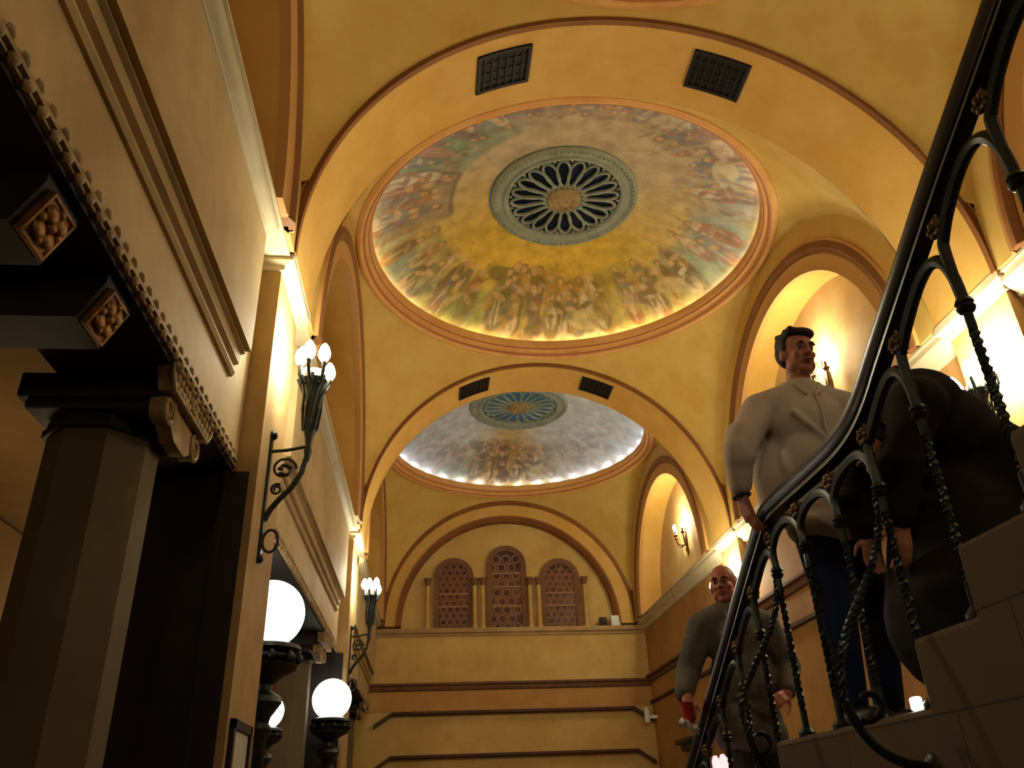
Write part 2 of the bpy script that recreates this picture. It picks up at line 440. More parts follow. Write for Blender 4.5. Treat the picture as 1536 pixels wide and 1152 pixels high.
def dome_mesh(yc, hi, fres):
    nph, nu = (NPH, NU) if hi else (120, 24)
    ph = np.linspace(0, 2*PI, nph, endpoint=False); u = np.linspace(0, 1, nu)
    r = R0 + (R1c-R0)*u
    z = 7.58 + np.sqrt(RSD**2 - r**2) - math.sqrt(RSD**2-1)
    X = np.cos(ph)[:, None]*r[None, :]; Y = np.sin(ph)[:, None]*r[None, :]; Z = z[None, :] + 0*X
    co_ = np.stack([X, Y, Z - 6.6], -1).reshape(-1, 3)
    i = np.arange(nph)[:, None]; j = np.arange(nu-1)[None, :]
    a = i*nu + j; b = ((i+1) % nph)*nu + j
    quads = np.stack([a, a+1, b+1, b], -1).reshape(-1, 4)
    me = bpy.data.meshes.new('dome_shell')
    me.vertices.add(len(co_)); me.vertices.foreach_set('co', co_.ravel())
    me.loops.add(quads.size); me.loops.foreach_set('vertex_index', quads.ravel().astype(np.int32))
    me.polygons.add(len(quads)); me.polygons.foreach_set('loop_start', np.arange(0, quads.size, 4, dtype=np.int32))
    me.polygons.foreach_set('loop_total', np.full(len(quads), 4, dtype=np.int32))
    me.update(); me.validate()
    me.polygons.foreach_set('use_smooth', [True]*len(me.polygons))
    ca = me.color_attributes.new('fresco', 'FLOAT_COLOR', 'POINT')
    C = fres if hi else fres[:: (NPH//nph)][:, np.linspace(0, NU-1, nu).astype(int)]
    C = C[:nph]
    rgba = np.concatenate([C, np.ones((*C.shape[:2], 1))], -1).astype(np.float32)
    ca.data.foreach_set('color', rgba.ravel())
    me.materials.append(M['fresco'])
    return me

def rose_window(yc, label):
    zo = 7.58
    t = thing('rose_window', label, 'window', (XC+.05, yc, zo))
    cx = XC+.05
    B = BM()
    B.lathe([(1.02,zo+.06),(1.02,zo-.03),(.98,zo-.065),(.93,zo-.05),(.91,zo-.03),(.86,zo-.03),(.84,zo-.055),(.80,zo-.05),(.775,zo-.02),(.775,zo+.06)], cx, yc, 96, cap=False)
    B.grid([[(cx+r*math.cos(2*PI*k/96), yc+r*math.sin(2*PI*k/96), zo+.06) for k in range(96)] for r in (.775,1.02)], closed_v=True)
    fr = obj('frame', B, 'plaque', t)
    B = BM()
    for k in range(72):
        a = 2*PI*k/72; B.sphere((cx+.955*math.cos(a), yc+.955*math.sin(a), zo-.062), .022, 6, 4)
    obj('beading', B, 'plaque', fr)
    B = BM()
    B.lathe([(.0,zo-.09),(.07,zo-.088),(.10,zo-.07),(.13,zo-.085),(.18,zo-.075),(.235,zo-.04),(.25,zo),(.25,zo+.05)], cx, yc, 40)
    hb = obj('hub', B, 'carved', t, label='tan carved hub at its centre')
    n = 20
    for k in range(n):
        a = 2*PI*(k+.5)/n
        pts = []
        for q in range(25):
            s_ = q/24*2*PI
            # tear-shaped petal: narrow at the hub, round outside
            rr = .50 - .245*math.cos(s_)
            ww = .098*math.sin(s_)*(.62 + .5*(rr-.25)/.5)
            ca, sa = math.cos(a), math.sin(a)
            pts.append((cx + rr*ca - ww*sa, yc + rr*sa + ww*ca, zo))
        B = BM()
        rows = []
        for q in range(24):
            p0 = Vector(pts[q]); pp = Vector(pts[q-1]); pn = Vector(pts[(q+1) % 24])
            tt = (pn-pp).normalized(); nr = Vector((-tt.y, tt.x, 0))
            rows.append([p0 + nr*(.020*math.cos(w)) + Vector((0,0,.030*math.sin(w))) for w in [2*PI*g/8 for g in range(8)]])
        B.grid(rows, closed_u=True, closed_v=True)
        a2 = 2*PI*k/n
        B.tube([(cx+.73*math.cos(a2), yc+.73*math.sin(a2), zo), (cx+.79*math.cos(a2), yc+.79*math.sin(a2), zo)], .02, 6)
        obj('petal_tracery', B, 'plaque', t)
    B = BM(); B.lathe([(.0,zo+.035),(.8,zo+.035)], cx, yc, 64, cap=False)
    obj('glass', B, 'litglass' if yc > 12 else 'blueglass', t, label='blue glass behind the petals')
    return t

def rim_profile():
    return [(2.76,6.60),(2.745,6.565),(2.70,6.545),(2.665,6.565),(2.655,6.60),(2.64,6.605),(2.625,6.645),(2.60,6.655),(2.585,6.69),(2.57,6.70),(2.56,6.73),(2.555,6.80),(2.575,6.815),(2.59,6.80),(2.60,6.735),(2.80,6.735),(2.80,6.66)]

dome_labels = {-1: 'painted dome of the bay behind the viewer', 0: 'painted dome of which only the rim shows at the top edge of the photo',
               1: 'large painted dome in the middle of the ceiling with fresco figures all round', 2: 'smaller farther dome with bluish white light round its foot, half behind an arch'}
rose_labels = {-1: 'petalled round window in the crown of the dome behind the viewer', 0: 'petalled round window in the crown of the dome right overhead',
               1: 'round petalled grey window in the centre of the large near dome', 2: 'round blue glazed window in the far dome, clipped by the arch'}
for b in (-1, 0, 1, 2):
    yc = Y1 + T + S/2 + (b-1)*P
    struct('ceiling', pendentive(yc), 'plaster', 'yellow plaster pendentives round the foot of a dome', base=(XC, yc, HS))
    d = thing('painted_dome', dome_labels[b], 'dome', (XC, yc, 6.6))
    me = dome_mesh(yc, b >= 1, FRESCO2 if b == 2 else FRESCO)
    o = bpy.data.objects.new('dome_shell', me); COL.objects.link(o); o.parent = d
    B = BM(); B.lathe(rim_profile(), XC, yc, 144, cap=False)
    pr = rim_profile()
    B.grid([[(XC+r*math.cos(2*PI*k/144), yc+r*math.sin(2*PI*k/144), z) for k in range(144)] for r, z in (pr[-1], pr[0])], closed_v=True)
    rm = obj('rim_moulding', B, 'rim', d, label='moulded tan rim with rust coloured beads')
    B = BM()
    for r_, z_, w_ in ((2.652,6.592,.016),(2.592,6.672,.012)):
        B.grid([[(XC+(r_+w_*math.cos(g*PI/3))*math.cos(2*PI*k/144), yc+(r_+w_*math.cos(g*PI/3))*math.sin(2*PI*k/144), z_+w_*math.sin(g*PI/3)) for k in range(144)] for g in range(6)], closed_u=True, closed_v=True)
    obj('bead', B, 'rust', rm)
    if b == 2:
        for k in range(36):
            a = 2*PI*(k+.5)/36; B = BM()
            B.sphere((XC+2.635*math.cos(a), yc+2.635*math.sin(a), 6.79), .026, 10, 6)
            obj('cove_bulb', B, 'coveblue', d)
    else:
        B = BM(); B.lathe([(2.635,6.75),(2.635,6.775),(2.66,6.775),(2.66,6.75)], XC, yc, 96, cap=False)
        obj('cove_tube', B, 'cove', d)
    rose_window(yc, rose_labels[b])

# end fill so that no light leaks round the rim: outer drum
# --- transverse arches ------------------------------------------------------
arch_labels = {-2: 'yellow arch far behind the viewer', -1: 'yellow arch just behind the viewer', 0: 'broad yellow arch spanning the hall in front of the large dome', 1: 'second yellow arch spanning the hall, in front of the far dome'}
for k in (-2, -1, 0, 1):
    ya = Y1 + k*P
    t = thing('transverse_arch', arch_labels[k], 'arch', (XC, ya+T/2, HS))
    B = BM(); B.arc([(R,ya),(R,ya+T),(R+.5,ya+T),(R+.5,ya)], (XC,HS), 'y', n=96); obj('soffit', B, 'soffit', t)
    B = BM(); B.arc([(R-.012,ya-.035),(R-.012,ya+.02),(R+.05,ya+.02),(R+.07,ya-.01),(R+.05,ya-.035)], (XC,HS), 'y', n=96)
    obj('front_moulding', B, 'brown', t, label='thin brown moulding round its near edge')
    B = BM(); B.arc([(R+.05,ya-.045),(R+.05,ya+.02),(R+.08,ya+.02),(R+.08,ya-.03)], (XC,HS), 'y', n=96)
    obj('outer_bead', B, 'tan', t)

# --- vents on the soffits ----------------------------------------------------
def vent(ya, d0, d1, label):
    a0, a1 = math.acos(d0/R), math.acos(d1/R)
    t = thing('vent_grille', label, 'vent', (XC+(d0+d1)/2, ya+.38, HS+math.sqrt(R*R-((d0+d1)/2)**2)))
    y0, y1 = ya+.165, ya+.60
    B = BM(); B.arc([(R-.008,y0),(R-.008,y1),(R+.01,y1),(R+.01,y0)], (XC,HS), 'y', a0, a1, 8); obj('backing', B, 'vent', t)
    B = BM(); w = .035/R; s_ = 1 if a1 > a0 else -1
    for p0, p1, q0, q1 in ((a0,a0+s_*w,y0,y1),(a1-s_*w,a1,y0,y1),(a0,a1,y0,y0+.035),(a0,a1,y1-.035,y1)):
        B.arc([(R-.025,q0),(R-.025,q1),(R,q1),(R,q0)], (XC,HS), 'y', p0, p1, 8)
    obj('frame', B, 'ventbar', t)
    B = BM()
    for k in range(1, 7):
        a = a0+(a1-a0)*k/7
        B.arc([(R-.018,y0),(R-.018,y1),(R,y1),(R,y0)], (XC,HS), 'y', a-.004, a+.004, 1)
    for k in range(1, 4):
        y = y0+(y1-y0)*k/4
        B.arc([(R-.016,y-.006),(R-.016,y+.006),(R,y+.006),(R,y-.006)], (XC,HS), 'y', a0, a1, 6)
    obj('grille_bars', B, 'ventbar', t)
vent(Y1, -1.36, -.85, 'black square vent grille left of the crown of the near arch')
vent(Y1, .72, 1.24, 'black square vent grille right of the crown of the near arch')
vent(Y2, -1.32, -.83, 'dark vent grille left of the crown of the second arch')
vent(Y2, .72, 1.22, 'dark vent grille right of the crown of the second arch')

# --- side arches with lunettes ------------------------------------------------
for b in (-1, 0, 1, 2):
    y0 = Y1 + T + (b-1)*P; y1 = y0 + S; yc = (y0+y1)/2
    for side, x in (('left', XL), ('right', XR)):
        s = -1 if side == 'left' else 1
        dpt = .46
        RO, RI = 2.56, 2.20
        B = BM()     # flat ring of wall round the arch up to the pendentive edge
        B.arc([(RI+.3,x),(RS+.02,x),(RS+.02,x+s*.3),(RI+.3,x+s*.3)], (yc,HS), 'x', n=72)
        struct('wall_'+side, B, 'plaster', 'yellow wall ring round a side arch')
        B = BM(); B.arc([(RI,x+s*.05),(RI,x+s*dpt),(RI+.4,x+s*dpt),(RI+.4,x+s*.05)], (yc,HS), 'x', n=72)
        struct('wall_'+side, B, 'soffit', 'yellow soffit of a side arch')
        B = BM(); B.arc([(RI-.005,x-s*.01),(RI-.005,x+s*.06),(RI+.2,x+s*.06),(RI+.2,x-s*.01),(RI+.18,x-s*.025),(RI+.16,x-s*.015)], (yc,HS), 'x', n=72)
        struct('trim_1', B, 'tan', 'tan painted inner band round a side arch')
        B = BM(); B.arc([(RI+.2,x-s*.02),(RI+.2,x+s*.06),(RO-.02,x+s*.06),(RO,x-s*.02),(RO-.04,x-s*.05),(RO-.1,x-s*.055)], (yc,HS), 'x', n=72)
        struct('trim_2', B, 'brown', 'brown moulded outer band round a side arch')
        B = BM(); B.arc([(RO-.02,x-s*.035),(RO-.02,x+s*.02),(RO+.012,x+s*.02),(RO+.012,x-s*.035)], (yc,HS), 'x', n=72)
        struct('trim_3', B, 'tan', 'thin tan fillet round a side arch')
        B = BM()
        B.box(x+s*dpt, x+s*(dpt+.15), y0-.2, y1+.2, HS-.3, HS+RI+.1)
        struct('wall_'+side, B, 'lunette', 'plaster lunette wall inside a side arch')

# --- end wall -------------------------------------------------------------
B = BM()
B.box(XL-.9, XR+.9, Y3+.26, Y3+.5, FLOOR, 7.4)
struct('wall_back', B, 'endwall')
RE = 2.46
B = BM(); B.arc([(RE,Y3),(R+.25,Y3),(R+.25,Y3+.3),(RE,Y3+.3)], (XC-.03,HS-.04), 'y', n=80); struct('wall_back', B, 'soffit', 'broad tan arch band on the end wall')
B = BM(); B.arc([(R-.03,Y3-.05),(R-.03,Y3+.02),(R+.08,Y3+.02),(R+.08,Y3-.03)], (XC,HS-.04), 'y', n=80); struct('trim_4', B, 'brown')
B = BM(); B.arc([(RE-.10,Y3+.06),(RE-.10,Y3+.3),(RE+.01,Y3+.3),(RE+.01,Y3-.03),(RE-.03,Y3-.03)], (XC-.03,HS-.04), 'y', n=80); struct('trim_5', B, 'brown')
zl = 3.63
B = BM(); B.box(XL-.6, XR+.6, Y3-.10, Y3+.30, zl-.10, zl, bev=.012); B.box(XL-.6, XR+.6, Y3-.04, Y3+.30, zl-.16, zl-.10)
struct('trim_6', B, 'stone2', 'stone ledge under the three arched windows')
B = BM(); B.box(XL-.7, XR+.7, Y3, Y3+.3, FLOOR, zl-.12); struct('wall_back', B, 'endwall', 'plaster end wall below the ledge')
B = BM()
B.prism([(Y3+.02,2.36),(Y3-.05,2.38),(Y3-.07,2.42),(Y3-.05,2.44),(Y3-.05,2.46),(Y3-.10,2.48),(Y3-.11,2.52),(Y3+.02,2.54)], XL-.6, XR+.6, 'x')
struct('trim_7', B, 'winframe', 'double brown moulding across the end wall')
B = BM(); B.box(XL-.6, XR+.6, Y3-.012, Y3+.05, 1.98, 2.36); struct('trim_8', B, 'orange', 'orange painted band across the end wall')
for z, nm in ((1.93,'trim_9'), (1.12,'trim_10')):
    B = BM()
    B.box(XL+.25, XR-.25, Y3-.16, Y3+.02, z-.03, z+.03, bev=.01)
    for s_, xx in ((1, XL+.25), (-1, XR-.25)):
        B.prism([(xx, z+.03), (xx-s_*.36, z-.20), (xx-s_*.36, z-.27), (xx, z-.03)] if s_ > 0 else [(xx, z-.03), (xx-s_*.36, z-.27), (xx-s_*.36, z-.20), (xx, z+.03)], Y3-.16, Y3+.02, 'y')
    struct(nm, B, 'ledgeshade', 'ledge with drooping ends across the end wall, shadow put into its colour')  # the dark colour stands in for the ledge's shadow

# three windows
def arch_outline(cx, w, z0, ztop, n=20):
    r = w/2; zs = ztop - r
    return [(cx-r, z0)] + [(cx+r*math.cos(PI-PI*i/n), zs+r*math.sin(PI-PI*i/n)) for i in range(n+1)] + [(cx+r, z0)]
for i, (cx, w, zt) in enumerate(((.47,.90,5.24), (1.66,.90,5.52), (2.87,.90,5.21))):
    z0 = zl
    labels = ['left arched window of the three on the end wall', 'tall middle arched window on the end wall', 'right arched window of the three on the end wall']
    wn = thing('window_%d' % (i+1), labels[i], 'window', (cx, Y3+.2, z0), kind='structure')
    out = arch_outline(cx, w, z0, zt); inn = arch_outline(cx, w-.24, z0, zt-.12)
    B = BM()
    B.grid([[(x, Y3+.18, z) for x, z in out], [(x, Y3+.21, z) for x, z in inn], [(x, Y3+.30, z) for x, z in inn]])
    B.grid([[(x, Y3+.18, z) for x, z in out], [(x, Y3+.30, z) for x, z in out]])
    obj('window_frame', B, 'winframe', wn)
    gm = bpy.data.materials.get('leaded_glass')
    if not gm:
        gm = mat('leaded_glass', srgb(128,74,56), .3, noise=srgb(40,28,26), nscale=3.2)
    B = BM(); B.prism(inn, Y3+.245, Y3+.255, 'y'); obj('pane', B, gm, wn)
    # honeycomb tracery in front of the pane
    B = BM(); hw = (w-.24)/2; cell = hw*2/(3.0 if i == 1 else 4.2); hr = cell/2
    rows_ = int((zt-z0)/(cell*.87))+2
    for ry in range(rows_):
        for rx in range(-3, 4):
            px = cx + rx*cell + (cell/2 if ry % 2 else 0); pz = z0 + .05 + ry*cell*.87
            if abs(px-cx) > hw: continue
            top = zt-.12-hw + math.sqrt(max(0, hw*hw-(px-cx)**2))
            if pz > top-.02: continue
            rr = hr*1.02
            ring = [(px+rr*math.cos(PI/6+PI/3*q), Y3+.23, pz+rr*math.sin(PI/6+PI/3*q)) for q in range(6)]
            ring2 = [(px+rr*.74*math.cos(PI/6+PI/3*q), Y3+.235, pz+rr*.74*math.sin(PI/6+PI/3*q)) for q in range(6)]
            B.grid([ring, ring2, [(x, Y3+.245, z) for x, y, z in ring2]], closed_v=True)
    for zz in ((z0+.52, z0+.80) if i != 1 else (z0+.52, z0+.95, z0+1.25)):
        B.box(cx-hw, cx+hw, Y3+.215, Y3+.25, zz-.018, zz+.018)
    obj('tracery', B, 'tracery', wn)
cl = [(-.11,'leftmost slim colonnette, left of the left window'), (.93,'slim colonnette just right of the left window'), (1.11,'slim colonnette just left of the tall middle window'),
      (2.17,'slim colonnette just right of the tall middle window'), (2.37,'slim colonnette just left of the right window'), (3.42,'rightmost slim colonnette, right of the right window')]
for x, lb in cl:
    t = thing('colonnette', lb, 'colonnette', (x, Y3+.14, zl), 'colonnettes between the end windows')
    B = BM(); B.lathe([(.075,zl),(.075,zl+.05),(.055,zl+.09),(.05,zl+.11)], x, Y3+.14, 16); obj('base', B, 'endwall', t)
    B = BM(); B.lathe([(.048,zl+.10),(.044,zl+.98)], x, Y3+.14, 16); obj('shaft', B, 'endwall', t)
    B = BM(); B.lathe([(.045,zl+.96),(.058,zl+.98),(.05,zl+1.0),(.07,zl+1.08),(.085,zl+1.10),(.085,zl+1.13)], x, Y3+.14, 16); obj('capital', B, 'winframe', t)
B = BM(); B.box(3.93, 4.13, Y3-.02, Y3+.14, zl, zl+.23, bev=.01); tag(obj('utility_box', B, 'white'), 'small white box standing on the ledge right of the windows', 'box')
B = BM(); B.box(3.68, 3.84, Y3+.0, Y3+.14, zl, zl+.20, bev=.008); B.box(3.71, 3.81, Y3-.03, Y3, zl+.06, zl+.15, bev=.008)
tag(obj('utility_box', B, 'darkbox'), 'small dark box on the ledge beside the white box', 'box')

# --- left wall: entablature, pilasters, columns --------------------------------
XW, XP = -1.28, -1.14          # entablature plane, pilaster face
for b in (-1, 0, 1, 2):
    ya = Y1 + T + (b-1)*P; yb = ya + S
    B = BM(); B.box(-1.85, XW, ya-.06, yb+.06, 2.06, HS); struct('wall_left', B, 'stone', 'stone frieze over the side openings')
    m0, m1 = ya+.41, yb-.41
    B = BM()
    B.prism([(XW-.03,2.48),(XW+.02,2.485),(XW+.035,2.51),(XW+.03,2.535),(XW+.015,2.545),(XW+.015,2.56),(XW+.05,2.575),(XW+.055,2.61),(XW+.055,2.64),(XW+.08,2.65),(XW+.08,2.67),(XW-.03,2.68)], m0, m1, 'y')
    struct('trim_11', B, 'stone', 'stepped stone moulding along the left frieze')
    B = BM(); B.box(-1.6, -1.165, m0, m1, 2.665, HS-.03); struct('wall_left', B, 'stone', 'stone upper frieze standing a little forward')
    B = BM()
    B.prism([(-1.2,3.585),(-1.155,3.59),(-1.15,3.60),(-1.135,3.605)] + [(-1.135+.05*math.sin(a), 3.66-.05*math.cos(a)) for a in [PI*q/8 for q in range(9)]] + [(-1.12,3.711),(-1.12,3.725),(-1.2,3.73)], m0-.0, m1+.0, 'y')
    struct('trim_12', B, 'pale', 'rounded pale stone cornice along the left wall')
    B = BM(); n = int((yb-ya)/.105)
    B.box(XW-.01, XW+.018, ya, yb, 2.075, 2.095)
    for q in range(n):
        y = ya + .06 + q*.105
        B.sphere((XW+.006, y, 2.066), .026, 8, 6, (.8,1.2,.9), Matrix.Rotation(.7, 3, 'X')); B.sphere((XW+.012, y+.05, 2.115), .020, 6, 5, (.7,1.5,.8), Matrix.Rotation(-.8, 3, 'X'))
    struct('trim_13', B, 'carved', 'carved bead and leaf edging along the lower edge of the left frieze')
    B = BM(); B.box(-1.88, XW-.02, ya-T+.1, yb+T-.1, 2.035, 2.06); struct('trim_17', B, 'wood', 'dark slab added to keep the underside of the left frieze black')  # dark slab keeps the stone underside black, as if in shade
    B = BM(); B.box(-1.9, XL-.03, ya-.01, yb+.01, HS-.025, HS); struct('trim_18', B, 'pale', 'pale stone ledge at the foot of the left side arch')
    za = ya-T
    if b == 0:
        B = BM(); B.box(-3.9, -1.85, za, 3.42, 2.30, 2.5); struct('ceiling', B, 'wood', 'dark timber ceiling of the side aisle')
        B = BM(); B.box(-3.9, -1.85, 3.42, yb, 2.45, 2.6); struct('ceiling', B, 'aisle', 'warm plaster ceiling of the side aisle')
    else:
        B = BM(); B.box(-3.9, -1.85, za, yb, 2.45, 2.6); struct('ceiling', B, 'aisle' if b > 0 else 'wood', 'ceiling of the side aisle')
B = BM(); B.box(-3.9, -3.7, -14, Y3+.3, FLOOR, 2.4); struct('wall_left', B, 'aisle', 'warm plaster wall of the side aisle')
pl_lab = {-2: 'left pilaster two bays behind the viewer', -1: 'left pilaster just behind the viewer', 0: 'nearest tall stone pilaster on the left wall, with a torch on it', 1: 'second stone pilaster on the left wall, beyond the globe lamps'}
for k in (-2, -1, 0, 1):
    ya = Y1 + k*P
    t = thing('pilaster', pl_lab[k], 'pilaster', (XP-.3, ya+T/2, FLOOR), kind='structure')
    B = BM(); B.box(-1.95, XP, ya+.05, ya+T-.05, FLOOR, HS-.12); obj('shaft', B, 'stone2', t, smooth=False)
    B = BM()
    pr = [(0,HS-.12),(.02,HS-.11),(.03,HS-.08),(.07,HS-.06),(.09,HS-.05),(.09,HS),(0,HS)]
    rows = []
    for o_, z in pr: rows.append([(-1.6, ya+.05-o_*.7, z), (XP+o_, ya+.05-o_*.7, z), (XP+o_, ya+T-.05+o_*.7, z), (-1.6, ya+T-.05+o_*.7, z)])
    V = B.grid(rows[:-1], closed_v=True); B.b.faces.new(V[-1]); B.b.faces.new(V[0])
    obj('impost', B, 'pale', t, label='pale moulded impost on top')
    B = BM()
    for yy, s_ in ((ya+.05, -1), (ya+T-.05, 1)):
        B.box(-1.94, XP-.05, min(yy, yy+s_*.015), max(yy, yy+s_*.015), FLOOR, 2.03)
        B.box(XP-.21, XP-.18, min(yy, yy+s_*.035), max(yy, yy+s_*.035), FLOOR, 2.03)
    obj('jamb_shade_lining', B, 'wood', t, label='dark timber lining added to keep the unlit jamb dark')  # dark lining carries the shade of the unlit jamb faces
    B = BM(); B.box(-1.75, XL+.004, ya+.001, ya+T-.001, HS, HS+.02); obj('cap_slab', B, 'pale', t)

def octo(cx, cy, ap, z0, z1, B):
    r = ap/math.cos(PI/8)
    B.prism([(cx+r*math.cos(PI/8+PI/4*i), cy+r*math.sin(PI/8+PI/4*i)) for i in range(8)], z0, z1, 'z')
def column(cx, cy, label):
    t = thing('column', label, 'column', (cx, cy, FLOOR))
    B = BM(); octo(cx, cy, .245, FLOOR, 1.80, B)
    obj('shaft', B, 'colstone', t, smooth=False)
    B = BM(); octo(cx, cy, .27, 1.76, 1.80, B); octo(cx, cy, .255, 1.80, 1.84, B)
    B.box(cx-.30, cx+.29, cy-.30, cy+.30, 1.84, 1.90, bev=.02)
    B.box(cx-.34, cx+.34, cy-.31, cy+.31, 1.90, 2.034, bev=.012)
    obj('capital', B, 'wood', t, label='dark stepped capital')
    # Ionic bolster facing the hall
    xf = cx+.36
    B = BM()
    B.prism([(cy-.25,1.93),(cy+.25,1.93),(cy+.22,1.82),(cy+.10,1.75),(cy-.10,1.75),(cy-.22,1.82)], xf-.06, xf+.015, 'x')
    sc_ = obj('volute_panel', B, 'carved', t, label='tan carved scroll panel')
    for s_ in (-1, 1):
        B = BM(); pts = []
        for q in range(40):
            a = q/39*2*PI*1.75; r = .085*(1-q/39*.78)
            pts.append((xf+.015, cy+s_*(.25 + r*math.cos(a+PI/2)), 1.86 + r*math.sin(a+PI/2)))
        B.tube(pts, [.018*(1-.5*q/39) for q in range(40)], 6)
        B.tube([(xf-.06, cy+s_*.25, 1.86), (xf+.012, cy+s_*.25, 1.86)], .07, 18)
        obj('volute', B, 'carved', sc_)
    # lattice block above, flush with the frieze
    B = BM(); X0 = XW+.005
    B.prism([(cy-.40,2.06),(cy+.40,2.06),(cy+.39,2.00),(cy+.33,1.93),(cy-.33,1.93),(cy-.39,2.00)], X0-.09, X0-.02, 'x')
    lp = obj('lattice_block', B, 'carved', t, label='tan block carved with lattice')
    B = BM()
    for q in range(-6, 7):
        for w in (0, 1):
            y = cy+q*.062; z = 1.965+w*.06
            if abs(y-cy) < .37 - (.06 if w == 0 else 0): B.sphere((X0-.018, y+(.03 if w else 0), z), .024, 8, 6, (.6,1,1))
    B.tube([(X0-.01, cy-.40, 2.055), (X0-.01, cy+.40, 2.055)], .016, 8)
    B.tube([(X0-.014, cy-.40, 2.05), (X0-.014, cy-.39, 2.0), (X0-.014, cy-.33, 1.935), (X0-.014, cy+.33, 1.935), (X0-.014, cy+.39, 2.0), (X0-.014, cy+.40, 2.05)], .012, 8)
    for q in range(8):
        a = 2*PI*q/8; B.sphere((X0-.01, cy+.035*math.cos(a), 1.995+.03*math.sin(a)), .016, 6, 5)
    obj('carving', B, 'carved', lp)
    return t
CY0 = 4.06
c0 = column(-1.70, CY0, 'dark octagonal stone column nearest on the left, under a carved capital')
column(-1.72, CY0+P, 'octagonal stone column farther on, beside the far globe lamp')
column(-1.72, CY0+2*P, 'octagonal stone column in the last bay on the left')

def bracket(y, label):
    t = thing('ceiling_bracket', label, 'bracket', (-1.9, y, 2.06))
    B = BM(); w = .13
    B.prism([(-1.34,2.05),(-1.34,1.99),(-1.43,1.82),(-3.6,1.82),(-3.6,2.3),(-1.86,2.3),(-1.86,2.05)], y-w, y+w, 'y'); obj('beam', B, 'wood', t, smooth=False)
    nx = Vector((.17,0,-.09)).normalized(); up = Vector((.09,0,.17)).normalized(); c = Vector((-1.385,y,1.905))+nx*.012
    B = BM(); B.obox(c, nx*.01, Vector((0,.092,0)), up*.092)
    ro = obj('rosette', B, 'gilt', t, label='gilded carved rosette on its end')
    B = BM()
    for q in range(4):
        a = PI/2*q+PI/4
        B.sphere(c+nx*.016+Vector((0,.05*math.cos(a),0))+up*(.05*math.sin(a)), .036, 8, 6, (.6,1,1))
        a += PI/4
        B.sphere(c+nx*.014+Vector((0,.062*math.cos(a),0))+up*(.062*math.sin(a)), .02, 8, 6)
    B.sphere(c+nx*.022, .022, 8, 6)
    for s_ in (-1,1):
        B.obox(c+nx*.014+Vector((0,s_*.085,0)), nx*.004, Vector((0,.006,0)), up*.092)
        B.obox(c+nx*.014+up*(s_*.085), nx*.004, Vector((0,.092,0)), up*.006)
    obj('carving', B, 'gilt', ro)
bracket(2.42, 'upper dark beam end with a gilded diamond rosette, left edge')
bracket(3.02, 'lower dark beam end with a gilded rosette, just above the column')

# --- right wall ----------------------------------------------------------------
XWR, XPR = 4.66, 4.56
B = BM(); B.box(XWR, XWR+.5, -8, Y3+.3, FLOOR, HS-.001); struct('wall_right', B, 'rightwall', 'brown plaster wall behind the staircase')
for b in (-1, 0, 1, 2):
    ya = Y1 + T + (b-1)*P; yb = ya + S
    B = BM(); B.prism([(XWR+.02,HS-.22),(XWR-.03,HS-.21),(XWR-.05,HS-.16),(XWR-.10,HS-.12),(XWR-.14,HS-.08),(XWR-.14,HS-.01),(XWR+.02,HS)], ya-.02, yb+.02, 'y')
    B.box(XR+.012, XWR+.4, ya-.01, yb+.01, HS-.025, HS)
    struct('trim_14', B, 'pale', 'pale cornice along the right wall')
B = BM()
B.prism([(XWR+.02,2.42),(XWR-.04,2.44),(XWR-.06,2.48),(XWR-.03,2.50),(XWR-.03,2.52),(XWR-.09,2.54),(XWR-.09,2.58),(XWR+.02,2.60)], -7, Y3+.02, 'y'); struct('trim_15', B, 'winframe', 'double brown moulding along the right wall')
B = BM(); B.box(XWR-.06, XWR+.02, -7, Y3, 2.02, 2.07); struct('trim_16', B, 'ledgeshade', 'thin dark ledge along the right wall')
pr_lab = {-2: 'right pilaster two bays behind the viewer', -1: 'right pilaster beside the viewer', 0: 'brightly lit pilaster behind the near balusters at the right edge', 1: 'lit pilaster behind the grey jacketed man'}
for k in (-2, -1, 0, 1):
    ya = Y1 + k*P
    t = thing('pilaster', pr_lab[k], 'pilaster', (XPR+.1, ya+T/2, FLOOR), kind='structure')
    B = BM(); B.box(XPR, XWR+.3, ya+.05, ya+T-.05, FLOOR, HS-.14); obj('shaft', B, 'lunette', t, smooth=False)
    B = BM(); pr = [(0,HS-.14),(.02,HS-.13),(.03,HS-.09),(.07,HS-.07),(.09,HS-.05),(.09,HS),(0,HS)]; rows = []
    for o_, z in pr: rows.append([(XWR+.3, ya+.05-o_*.9, z), (XPR-o_, ya+.05-o_*.9, z), (XPR-o_, ya+T-.05+o_*.9, z), (XWR+.3, ya+T-.05+o_*.9, z)])
    V = B.grid(rows[:-1], closed_v=True); B.b.faces.new(V[-1]); B.b.faces.new(V[0])
    obj('impost', B, 'pale', t, label='pale moulded impost on top')
    B = BM(); B.box(XR-.004, XWR+.3, ya+.001, ya+T-.001, HS, HS+.02); obj('cap_slab', B, 'pale', t)

